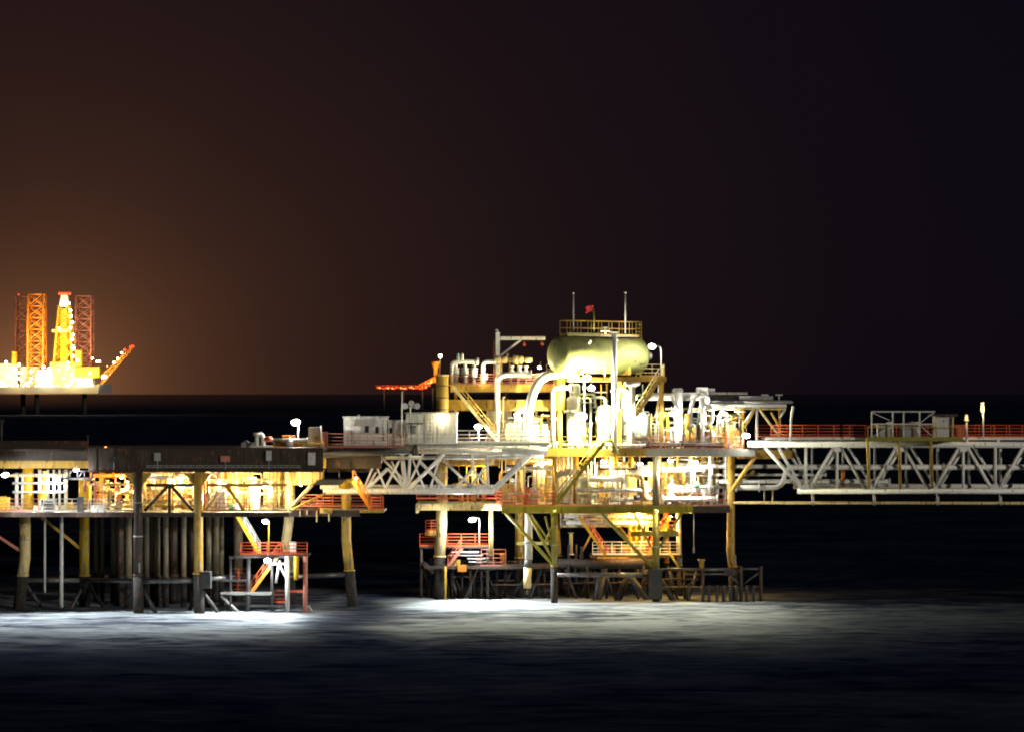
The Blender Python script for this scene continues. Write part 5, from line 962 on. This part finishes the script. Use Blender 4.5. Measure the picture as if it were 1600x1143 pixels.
for x, yy in ((1034, 203.6), (1034, 210.3), (893, 210.3), (960, 210.3), (968, 204.4)): part(td, 'column', MB().span((X_(x, yy)-.17, yy-.17, ZMm), (X_(x, yy)+.17, yy+.17, ZTK-.43)), OCHRE)
part(td, 'saddle_beam', MB().beam(Vector((X_(884, 205), 204.8, ZTK-.15)), Vector((X_(958, 207), 208.6, ZTK-.15)), .3, .3), OCHRE); part(td, 'saddle_beam', MB().span((X_(884, 209), 206.8, ZTK-.42), (X_(958, 206), 207.1, ZTK-.31)), OCHRE); part(td, 'brace', MB().beam(P(1026, 640, 203.5), P(1037, 594, 203.5), .2, .2), OCHRE); part(td, 'brace', MB().path([P(968, 622, 204.2), P(973, 603, 204.2), P(990, 595, 204.2)], .2, 8, bend=.5), YELLOW)
handrail('cream handrail on the tank deck beside the corner floodlight', [Vector((X_(1000, 203.3), 203.3, ZTK+.02)), Vector((X_(1038, 203.3), 203.3, ZTK+.02)), Vector((X_(1040, 203.3), 210, ZTK+.02))], CREAM, 3, h=1.15, gap=1.0)
stair('orange-ochre stairway dropping from the tank deck corner', P(1030, 592, 202.6), P(994, 650, 202.6), .8, OCHRE, CREAM, OCHRE)
t = thing('tank_top_walkway', 'railed catwalk with olive kick plates along the top of the tank', 'walkway', A+ax*2+Vector((0, 0, R))); zt = A.z+R+.12
c0, c1 = A+ax*.6, A+ax*(Ln-.2); c0.z = c1.z = zt
wb = MB().beam(c0, c1, 1.3, .1); part(t, 'grating', wb, GALV); part(t, 'kick_plate', MB().beam(c0+n_*.66+Vector((0, 0, .1)), c0.lerp(c1, .45)+n_*.66+Vector((0, 0, .1)), .04, .32), OLIVE); part(t, 'kick_plate', MB().beam(c0.lerp(c1, .46)+n_*.66+Vector((0, 0, .08)), c1+n_*.66+Vector((0, 0, .08)), .04, .2), OCHRE)
e = Vector((0, 0, .05)); k_ = .62
handrail('brown handrail round the catwalk on top of the tank', [c0+n_*k_+e, c1+n_*k_+e, c1-n_*k_+e, c0-n_*k_+e, c0+n_*k_+e], OCHRE, 2, h=1.35, gap=1.25, r=.035)
ladder('ochre caged ladder at the far end of the tank catwalk', Vector((X_(998, 207.6), 207.6, ZTK)), P(998, 502, 207.6), OCHRE)
for x, yt, yb, yy, lab in ((896, 459, 518, 204.6, 'tall whip aerial at the near end of the tank catwalk'), (977, 458, 521, 206.9, 'tall whip aerial at the far end of the tank catwalk')):
    t = thing('whip_aerial', lab, 'aerial', P(x, yb, yy)); part(t, 'pole', MB().tube(P(x, yb, yy), P(x, yt, yy), .075, .05, n=8), GREYW); part(t, 'collar', MB().tube(P(x, 493, yy), P(x, 491, yy), .12, n=8), GREY); part(t, 'tip', MB().tube(P(x, yt, yy), P(x, yt-2, yy), .09, n=8), GREYW)
t = thing('flag', 'small torn red flag on a bent olive pole above the tank', 'flag', P(927, 522, 204.8)); part(t, 'pole', MB().path([P(928, 522, 204.8), P(928.5, 500, 204.8), P(927, 482, 204.8)], .06, 6), OLIVE)
fb = MB(); nx_, nz_ = 8, 5
for i in range(nx_+1):
    for j in range(nz_+1):
        u_, v_ = i/nx_, j/nz_; fb.v.append(P(927-u_*11-(1.2*math.sin(v_*9) if i == nx_ else 0), 477+v_*(8+3*u_)+2.2*u_*u_, 204.8)+Vector((0, .12*math.sin(u_*7+v_*2), 0)))
for i in range(nx_):
    for j in range(nz_):
        a = i*(nz_+1)+j; fb.f.append((a, a+1, a+nz_+2, a+nz_+1)); fb.s.append(True)
part(t, 'cloth', fb, FLAGC)
pipe('tall white vent pipe standing in front of the tank', [dk(960, 202.9), P(960, 519, 202.9)], .24, GREYW, name='vent_pipe')
t = thing('vent_fitting', 'small white valve fitting on the tank top beside the vent pipe', 'valve', P(948, 520, 204)); part(t, 'body', MB().tube(P(938, 517, 204), P(953, 517, 204), .1, n=8).tube(P(946, 512, 204), P(946, 522, 204), .09, n=8), GREYW); part(t, 'wheel', MB().tube(P(946, 512, 204), P(946, 511, 204), .25, n=12), GREYW)
lamp('corner floodlight glaring at the end of the tank', P(1019, 541, 204.6), 260, COOL, size=.85, aim=(-.45, -.6, -.5), spot=150, spill=600, post=Vector((X_(1033, 204.8), 204.8, ZTK+.02)), post_m=WHITE)
lamp('blinding floodlight under the tank belly', P(917, 590, 202.8), 300, GRNW, size=.95, aim=(-.05, -.6, .7), off=.4, spot=150, spill=800)
lamp('second blinding floodlight between the vessels below the tank', P(908, 650, 203.0), 300, GRNW, size=1.25, aim=(0, -.85, -.3), spot=150, spill=4200, off=.7)
lamp('floodlight lower down under the tank beside the blinding ones', P(924, 606, 202.9), 200, GRNW, size=.75, aim=(.1, -.7, .3), spot=150, spill=1500, off=.6)
# ------------------------------------------------------------------ vessels and pipework of the main deck
for lab, x, yy, ytop, r, m in (('pale green domed vessel standing below the tank middle', 946, 205, 632, .75, PGREEN), ('squat pale green vessel below the orange-ochre stairway', 1000, 204.6, 643, .85, PGREEN), ('white vessel drowned in glare beside the ochre drum', 897, 206, 618, .7, WHITE), ('slim white vessel behind the vent pipe', 972, 207.5, 612, .5, WHITE), ('cream vessel deep behind the white pipe loop', 838, 208.5, 648, .55, CREAM)):
    vessel(lab, dk(x, yy), Z_(ytop, yy)-ZMm, r, m)
pipe('pale pipe bent over from the green domed vessel to the deck', [dk(984, 204.2), P(984, 612, 204.2), P(966, 606, 204.2), P(966, 640, 204.2)], .26, PGREEN, bend=.7)
t = thing('mushroom_vent', 'white mushroom vent cowl below the tank deck', 'vent', dk(988, 203.8)); part(t, 'stalk', MB().tube(dk(988, 203.8), P(988, 602, 203.8), .26, n=12), WHITE); part(t, 'cowl', MB().lathe(P(988, 604, 203.8), (0, 0, 1), [(0, .3), (.2, .75), (.4, .8), (.5, .7)], 16), GREYW)
rnd = random.Random(31)
g2 = 'slim process pipes on the main deck'
for k in range(125):
    zone = rnd.random(); yy = rnd.uniform(203.8, 211)
    if zone < .28: x = rnd.uniform(780, 870); ylo = 648
    elif zone < .62: x = rnd.uniform(870, 1030); ylo = 600
    else: x = rnd.uniform(1030, 1160); ylo = 640
    x2 = max(715, min(1165, x+rnd.choice((-1, 1))*rnd.uniform(6, 34))); top = rnd.uniform(ylo, 682); m = rnd.choice((WHITE, WHITE, CREAM, WHITE, GREYW, PGREEN, YELLOW, OCHRE)); r = rnd.choice((.045, .06, .08, .12)); q = rnd.random()
    if q < .6: pts = [dk(x, yy), P(x, top, yy), P(x2, top, yy), P(x2, min(690, top+rnd.uniform(5, 50)), yy)]
    elif q < .8: pts = [dk(x, yy), P(x, ylo, yy)]
    else: pts = [P(x, top, yy), P(x2, top, yy), P(x2, top, yy+1)]
    zone2 = 'right of the tall white loop' if x < 825 else 'beside the curved duct' if x < 870 else 'left of the domed vessel' if x < 930 else 'round the vent pipe' if x < 985 else 'by the squat green vessel' if x < 1030 else 'at the white duct column' if x < 1085 else 'under the canopy roof'
    pipe(' '.join((CN[m.name], 'thin' if r < .05 else 'slim' if r < .1 else 'stout', 'looped pipe' if q < .6 else 'straight riser' if q < .8 else 'level elbow', zone2, 'main deck front' if yy < 207 else 'main deck back')), pts, r, m, group=g2, n=6, flanges=r > .06, name='process_pipe')
g3 = 'low fittings lined up along the main deck front'
for k in range(30):
    x = 862+k*9.6+rnd.uniform(-2, 2); yy = 203.5+rnd.uniform(0, .5)
    t = thing('deck_fitting', ORD[k]+' stubby fitting from the sloping stairway along the main deck edge', 'fitting', dk(x, yy), g3); m = rnd.choice((GREY, OLIVE, CREAM, GREYW, DARK)); h = rnd.uniform(.3, .75)
    part(t, 'stub', MB().tube(dk(x, yy), dk(x, yy, ZMm+h), rnd.uniform(.07, .16), n=8), m); part(t, 'cap', MB().tube(dk(x, yy, ZMm+h), dk(x, yy, ZMm+h+.1), rnd.uniform(.14, .24), n=8), m)
for lab, x0, x1, y, yy, r, m in (('dark low pipe along the main deck front edge', 1010, 1130, 694, 203.6, .2, DARK), ('grey low pipe along the main deck front edge', 880, 1010, 695, 203.5, .13, GREYW)): pipe(lab, [P(x0, y, yy), P(x1, y, yy)], r, m)
handrail('thin handrail along the front of the main deck below the tank', [dk(845, YM+.1), dk(935, YM+.1)], OLIVE, 3, h=1.2, gap=1.4, r=.028)
handrail('thin cream handrail along the main deck right of the stair arch', [dk(968, YM+.1), dk(1160, YM+.1)], REDP, 3, h=1.2, gap=1.4, r=.028)
handrail('pale red handrail at the main deck front below the module', [dk(716, 204.0), dk(845, 204.0)], REDP, 3, h=1.1, gap=1.3, r=.03)
for lab, x, yy, s, m in (('cream cabinet under the module beside the stair foot', 803, 207, (1.6, .7, 2.3), CREAM), ('white cabinet row drowned in glare right of the curved duct', 848, 206, (2.0, .7, 2.2), WHITE), ('ochre cabinet under the canopy roof', 1125, 206, (2.2, .9, 2.0), OCHRE), ('small white control box at the foot of the tall loop', 782, 204.9, (.9, .4, .7), WHITE)): cabinet(lab, dk(x, yy), s, m, 2)
lamp('round white lamp beside the container and the stair foot', P(747, 666, 203.8), 420, COOL, size=.8, aim=(0, -.8, -.5), post=dk(748, 204.4), post_m=WHITE)
tube_light('slanted strip light below the ochre module beam', P(811, 644, 204.9), .9, 420, COOL, tilt=.45, post=dk(815, 205))
lamp('lamp over the squat green vessel', P(1004, 647, 203.3), 300, COOL, size=.5, aim=(-.2, -.4, -1))
# ------------------------------------------------------------------ right part of the main deck: canopy roof, columns, exchangers
cr_ = thing('canopy_roof', 'flat grey pipe-rack roof with rounded end on ochre V struts', 'roof', dk(1180, 206))
part(cr_, 'roof_frame', MB().span((X_(1098, 205), 204.6, Z_(636, 205)), (X_(1228, 205), 205.0, Z_(631, 205))), GREYW); part(cr_, 'roof_sheet', MB().lathe(P(1190, 627, 207), (0, 0, 1), [(-.18, 2.9), (-.05, 3.05), (.12, 2.8)], 20), GREY)
part(cr_, 'roof_sheet', MB().span((X_(1105, 205), 204.8, Z_(630.6, 205)), (X_(1200, 205), 210.5, Z_(626, 205))), GREY)
part(cr_, 'lower_rail', MB().tube(P(1040, 638, 204.7), P(1228, 638.5, 204.7), .09, n=8), CREAM)
part(cr_, 'vent_slab', MB().span((X_(1110, 206), 205.5, Z_(616, 206)), (X_(1167, 206), 208, Z_(612.5, 206))), GREYW); part(cr_, 'vent_slab', MB().span((X_(1154, 206), 205, Z_(624, 206)), (X_(1206, 206), 208, Z_(618, 206))), GREY); part(cr_, 'cooler_block', MB().span((X_(1106, 206), 205.4, Z_(626, 206)), (X_(1160, 206), 209, Z_(617, 206))), DARK)
for x, y0 in ((1195, 627), (1217, 627)): part(cr_, 'roof_vent', MB().tube(P(x, y0, 205.6), P(x, 617, 205.6), .07, n=8).beam(P(x-5.5, 616.5, 205.6), P(x+5.5, 616.5, 205.6), .2, .12), GREYW)
for x, yy in ((1161, 204.8), (1182.5, 204.8), (1218, 204.8), (1218, 209.5), (1161, 209.5)): part(cr_, 'post', MB().tube(dk(x, yy), P(x, 636, yy), .13, n=8), OCHRE if x != 1182.5 else GREYW)
for a, b, m in (((1149, 637), (1161, 654), OCHRE), ((1181, 637), (1163, 668), OCHRE), ((1179, 636), (1163, 660), GREYW), ((1185, 637), (1216, 678), CREAM), ((1205, 643), (1218, 668), OCHRE), ((1218, 652), (1226, 640), GREYW)): part(cr_, 'strut', MB().tube(P(*a, 204.75), P(*b, 204.75), .12, n=8), m)
pipe('fat white header pipe from under the tank deck to the tall column', [P(1010, 619, 205), P(1104, 619, 205), P(1104, 640, 205)], .36, WHITE, bend=.5)
t = thing('white_duct_column', 'white square duct column with a flared cap', 'duct', dk(1059, 204.2)); part(t, 'duct', MB().span((X_(1054, 204), 204.0, ZMm+.02), (X_(1066, 204), 204.7, Z_(612, 204))), WHITE); part(t, 'cap', MB().box(P(1059, 609, 204.3), (1.0, .9, .35), top=(.75, .8)), GREYW); part(t, 'strut', MB().beam(P(1048, 620, 203.9), P(1064, 650, 203.9), .09, .12), GREYW)
t = thing('cooling_box', 'pale cube housing on the roof above the tall white pipe', 'housing', P(1098, 617, 205)); part(t, 'body', MB().box(P(1097, 611, 205.5), (1.0, 1.0, .75)), GREYW); part(t, 'side_box', MB().box(P(1110, 611.5, 206), (.8, .9, .6)), GREY); part(t, 'base', MB().box(P(1099, 618, 205.5), (1.5, 1.0, .1)), DARK)
pipe('tall white pipe standing left of the canopy roof', [dk(1097, 203.9), P(1097, 620, 203.9)], .24, WHITE); pipe('pale bent pipe beside the white duct column', [dk(1078, 203.9), P(1078, 640, 203.9), P(1085, 620, 203.9), P(1094, 614, 203.9)], .2, GREYW, bend=.5)
pipe('small white U-shaped loop right of the tall white pipe', [P(1101, 634, 203.9), P(1113, 634, 203.9), P(1113, 660, 203.9), P(1103, 661, 203.9)], .14, WHITE, bend=.3)
t = thing('white_drum', 'white horizontal drum with a round red-brown port at the main deck edge', 'vessel', dk(1105, 203.9)); part(t, 'shell', MB().lathe(P(1094, 680, 204.6), (1, 0, 0), [(0, .1), (.1, .45), (.3, .55), (1.1, .55), (1.3, .45), (1.4, .1)], 18), WHITE); part(t, 'port', MB().tube(P(1102, 677, 204.0), P(1102, 677, 203.8), .26, n=14), REDP); part(t, 'saddle', MB().box(dk(1105, 204.6, ZMm+.12), (.9, .7, .2)), GREY)
for x, y0, w, lab in ((1074, 647, .2, 'tall yellow actuator column beside the white duct'), (1083, 667, .14, 'short yellow actuator column beside the tall one')):
    t = thing('yellow_actuator', lab, 'actuator', dk(x, 203.7)); part(t, 'cylinder', MB().tube(P(x, 668, 203.7) if x == 1074 else P(x, 678, 203.7), P(x, y0, 203.7), w, n=12), YELLOW); part(t, 'leg', MB().tube(dk(x-1.5, 203.7), P(x-1.5, 668, 203.7), .07, n=6).tube(dk(x+1.5, 203.7), P(x+1.5, 668, 203.7), .07, n=6), YELLOW); part(t, 'cap', MB().tube(P(x, y0, 203.7), P(x, y0-1.2, 203.7), w*1.2, n=12), OCHRE)
t = thing('orange_skid', 'orange stepped housing under the canopy roof', 'housing', dk(1141, 206)); part(t, 'body', MB().box(dk(1141, 206, ZMm+.9), (1.8, 1.4, 1.7), top=(.9, .9)), ORANGE); part(t, 'hood', MB().box(dk(1141, 206, ZMm+2.2), (1.2, 1.0, .8), top=(.6, .7)), CREAM); part(t, 'base', MB().box(dk(1141, 206, ZMm+.03), (2.1, 1.6, .06)), DARK)
ladder('cream ladder among the pipes beside the tank deck post', dk(1022, 203.5), P(1022, 645, 203.5), CREAM); ladder('white ladder under the fat header pipe', dk(1030, 205.5), P(1030, 640, 205.5), WHITE)
lamp('lamp left of the white duct column under the header', P(1050, 645, 203.4), 500, COOL, size=.6, aim=(.2, -.4, -1)); lamp('slanted lamp on a white post under the canopy roof', P(1129, 644, 203.9), 420, COOL, size=.5, aim=(-.4, -.4, -.9), post=dk(1124, 204.1), post_m=WHITE)
lamp('glaring lamp at the deck edge where the long bridge starts', P(1166, 680, 202.7), 380, COOL, size=.85, aim=(-.1, -.6, -.7), off=.4, spot=120, spill=160)
t = thing('white_lamp_post', 'slim unlit white post with a swan neck at the bridge head', 'post', P(1235, 689, 203)); part(t, 'post', MB().path([P(1235, 689, 203), P(1236, 655, 203), P(1238.5, 636, 203)], .1, 8), WHITE); part(t, 'head', MB().tube(P(1236.5, 648, 202.9), P(1239, 634, 202.9), .13, n=8), WHITE)
# ------------------------------------------------------------------ long truss bridge
lb = thing('long_truss_bridge', 'long white tubular truss bridge running out of the picture', 'bridge', P(1400, 770, 203)); BF, BR = 203.0, 207.5
mem(lb, 'chord', P(1168, 693.5, BF), P(1720, 694.5, BF), .29, BRIDGE, 14); mem(lb, 'chord', P(1246, 766.5, BF), P(1720, 766.5, BF), .25, BRIDGE, 14); mem(lb, 'chord', P(1180, 690.5, BR), P(1720, 690.5, BR), .25, GREYW, 12); mem(lb, 'chord', P(1240, 759, BR), P(1720, 759, BR), .24, WHITE, 12)
def pan(yy, top, bot, xs_b, xs_t, r, dx=0):
    for x in xs_b: mem(lb, 'vertical', P(x+dx, top, yy), P(x+dx, bot, yy), r*.95)
    for x in xs_t: mem(lb, 'vertical', P(x+dx, top, yy), P(x+dx, bot, yy), r*.85)
    for xb in xs_b:
        for s in (-1, 1):
            xt = xb+s*48
            mem(lb, 'diagonal', P(xb+dx+s*5, bot-1, yy), P(xt+dx-s*4, top+2, yy), r)
pan(BF, 695, 765, (1259, 1357, 1455, 1555, 1653), (1308, 1406, 1505, 1604), .155); pan(BR, 692, 758, (1269, 1367, 1465, 1563, 1661), (1317, 1416, 1514, 1612), .14)
gp = MB().box((0, 0, 0), (1.3, .06, .6), top=(.45, 1)).mesh('gusset_plate', m=BRIDGE)
for x in (1259, 1357, 1455, 1555): inst(lb, 'gusset_plate', gp, P(x, 761, BF-.16))
for x in (1308, 1406, 1505): inst(lb, 'gusset_plate', gp, P(x, 700, BF-.16), (0, math.pi, 0))
mem(lb, 'diagonal', P(1194, 697, BF), P(1254, 764, BF), .17); mem(lb, 'diagonal', P(1240, 700, BR), P(1264, 756, BR), .13)
part(lb, 'walkway', MB().span((X_(1195, 204), 203.4, Z_(686, 204)), (X_(1720, 204), 207.2, Z_(684, 204))), GALV); part(lb, 'walkway_edge', MB().span((X_(1195, 203.3), 203.2, Z_(686.5, 203.3)), (X_(1720, 203.3), 203.38, Z_(682.5, 203.3))), WHITE)
sm = MB().box((0, 0, 0), (.2, .2, .42)).mesh('walkway_stub', m=WHITE)
for k in range(11): inst(lb, 'walkway_stub', sm, P(1217+k*49, 689.0, 203.25))
for x in (1259, 1357, 1455, 1555): mem(lb, 'tie', P(x, 766, BF), P(x+10, 759, BR), .12)
handrail('red handrail along the long bridge walkway up to the cage', [P(1205, 683, 203.3), P(1352, 683, 203.3)], RED, 4, h=1.15, gap=1.45, r=.035); handrail('red handrail along the long bridge walkway beyond the hut', [P(1506, 683, 203.3), P(1720, 683, 203.3)], RED, 4, h=1.15, gap=1.45, r=.035)
handrail('rear red handrail of the long bridge walkway', [P(1180, 682.5, 207), P(1720, 682.5, 207)], RED, 4, h=1.15, gap=1.5, r=.03)
pipe('white pipeline bending up inside the long bridge', [P(1150, 761, 204.6), P(1222, 761, 204.6), P(1229, 729, 204.6), P(1720, 729, 204.6)], .25, WHITE, bend=.9, n=12)
for y, yy, r, m in ((750, 206, .14, GREYW), (752, 205.2, .16, GREYW)): pipe(('rear' if y == 750 else 'front')+' grey pipeline low between the trusses of the long bridge', [P(1120, y, yy), P(1390, y, yy)], r, m, group='grey pipelines inside the long bridge')
for y, yy, r, x1 in ((728, 206.5, .2, 1262), (741, 206, .12, 1290)): pipe(('upper' if y == 728 else 'lower')+' short pale pipe entering the long bridge from the cellar deck', [P(1080, y, yy), P(x1, y, yy)], r, GREYW, group='pipes entering the long bridge')
t = thing('hanging_pipeline', 'thin rusty pipeline slung on hangers under the long bridge', 'pipe', P(1370, 787, 204.5)); part(t, 'tube', MB().tube(P(1146, 784.5, 204.5), P(1720, 785.5, 204.5), .14, n=10), CREAM)
for x in (1270, 1366, 1465, 1563): part(t, 'hanger', MB().tube(P(x, 762, 204.6), P(x, 788, 204.6), .14, n=10), GREYW); part(t, 'shoe', MB().box(P(x, 786, 204.4), (.3, .3, .16)), GREY)
for x in (1194, 1207): part(t, 'hanger', MB().tube(P(x, 764, 204.6), P(x, 786, 204.6), .08, n=8), CREAM)
part(lb, 'rust_bracket', MB().box(P(1317, 745, 206), (.35, .3, 1.6)), ORANGE)
# cage platform on the bridge
cg = thing('equipment_cage', 'grey open-frame equipment cage on an olive deck beside the long bridge', 'cage', P(1411, 688, 202))
part(cg, 'deck', MB().span((X_(1356, 202), 200.6, Z_(688, 202)), (X_(1492, 202), 203.15, Z_(684.5, 202))), OLIVE); part(cg, 'edge_beam', MB().span((X_(1354, 200.5), 200.4, Z_(688.5, 200.5)), (X_(1502, 200.5), 200.58, Z_(682, 200.5))), OLIVE)
for x in (1362, 1395, 1412, 1437, 1458):
    for yy in (200.9, 202.9): part(cg, 'post', MB().beam(P(x, 684, yy), P(x, 643, yy), .12, .12), GREYW)
for yy in (200.9, 202.9):
    for y in (642.5, 662): part(cg, 'rail', MB().beam(P(1361, y, yy), P(1461, y, yy), .1, .12), GREYW)
for a, b in (((1363, 644), (1390, 656)), ((1458, 644), (1438, 660)), ((1362, 682), (1390, 668)), ((1458, 682), (1438, 664))): part(cg, 'brace', MB().beam(P(*a, 200.9), P(*b, 200.9), .07, .07), GREYW)
for x in (1355, 1404, 1454): part(cg, 'support_strut', MB().path([P(x, 686, 200.6), P(x+1, 705, 201.4), P(x+3, 762, 202.6)], .13, 8), OCHRE)
for x, lab, s in ((1380, 'grey tapered hopper in the equipment cage', 1.0), (1415, 'grey lobed blower in the middle of the equipment cage', .8)):
    t = thing('cage_machine', lab, 'machine', P(x, 684, 201.8))
    part(t, 'body', MB().box(P(x, 672, 201.8), (1.05*s, .8, 1.35), top=(1.15, 1)), GREY); part(t, 'head', MB().lathe(P(x+7, 664, 201.8), (1, 0, .2), [(-.2, .1), (-.1, .3), (.3, .34), (.5, .15)], 12), GREYW); part(t, 'foot', MB().box(P(x, 682.5, 201.8), (.7, .6, .2)), DARK)
t = thing('cage_drum', 'grey drum standing at the hut side of the equipment cage', 'drum', P(1430, 684, 202)); part(t, 'shell', MB().tube(P(1430, 683.5, 202), P(1430, 660, 202), .38, n=14), GREY); part(t, 'lid', MB().tube(P(1430, 660, 202), P(1430, 658.5, 202), .42, n=14), GREYW)
t = thing('bridge_hut', 'small grey hut with overhanging flat roof beside the equipment cage', 'hut', P(1474, 684, 201.5)); part(t, 'wall', MB().span((X_(1463, 201.2), 201.2, Z_(683.8, 201.2)), (X_(1487, 201.2), 202.9, Z_(650, 201.2))), GREYW); part(t, 'roof', MB().span((X_(1457, 201), 200.8, Z_(649.8, 201)), (X_(1496, 201), 203.1, Z_(646.5, 201))), DKBROWN)
for x in (1461, 1489): part(t, 'corner_post', MB().beam(P(x, 683.5, 201), P(x, 650, 201), .12, .12), CREAM)
handrail('olive handrail along the front of the cage deck', [P(1356, 683, 200.5), P(1500, 683, 200.5)], OCHRE, 1, h=1.0, gap=2.2, r=.035, kick=False)
t = thing('red_barrel_rack', 'red rack with a small yellow flood beside the hut', 'rack', P(1499, 686, 202)); part(t, 'rack', MB().box(P(1499, 676, 202), (.5, .7, 1.2)), RED); part(t, 'bar', MB().box(P(1499, 664.5, 202), (.65, .8, .08)), RED)
t = thing('beacon_post', 'short white post with a small amber beacon by the hut', 'beacon', P(1510, 683, 202.8)); part(t, 'post', MB().tube(P(1510, 686, 202.8), P(1510, 657, 202.8), .1, n=8), GREYW); part(t, 'collar', MB().lathe(P(1510, 658, 202.8), (0, 0, 1), [(0, .15), (.1, .28), (.2, .2)], 10), GREYW); part(t, 'lens', MB().lathe(P(1510, 655, 202.8), (0, 0, 1), [(0, .12), (.2, .16), (.45, .1), (.5, .02)], 10), LENSD)
bulb(t, P(1510, 652, 202.3), 9, WARM)
t = thing('bridge_lamp_post', 'tall slim lamp post with a long upright lamp head on the bridge', 'street lamp', P(1536, 683, 202.9)); part(t, 'post', MB().tube(P(1536.5, 684, 202.9), P(1536, 643, 202.9), .07, n=8), WHITE); hd = part(t, 'head', MB().box(P(1535, 636, 202.9), (.32, .2, .95), top=(.85, 1)), GREYW); part(hd, 'lens', MB().box(P(1534.5, 636, 202.78), (.16, .05, .75)), LENSD)
bulb(t, P(1534, 637, 202.4), 40, NEUT)
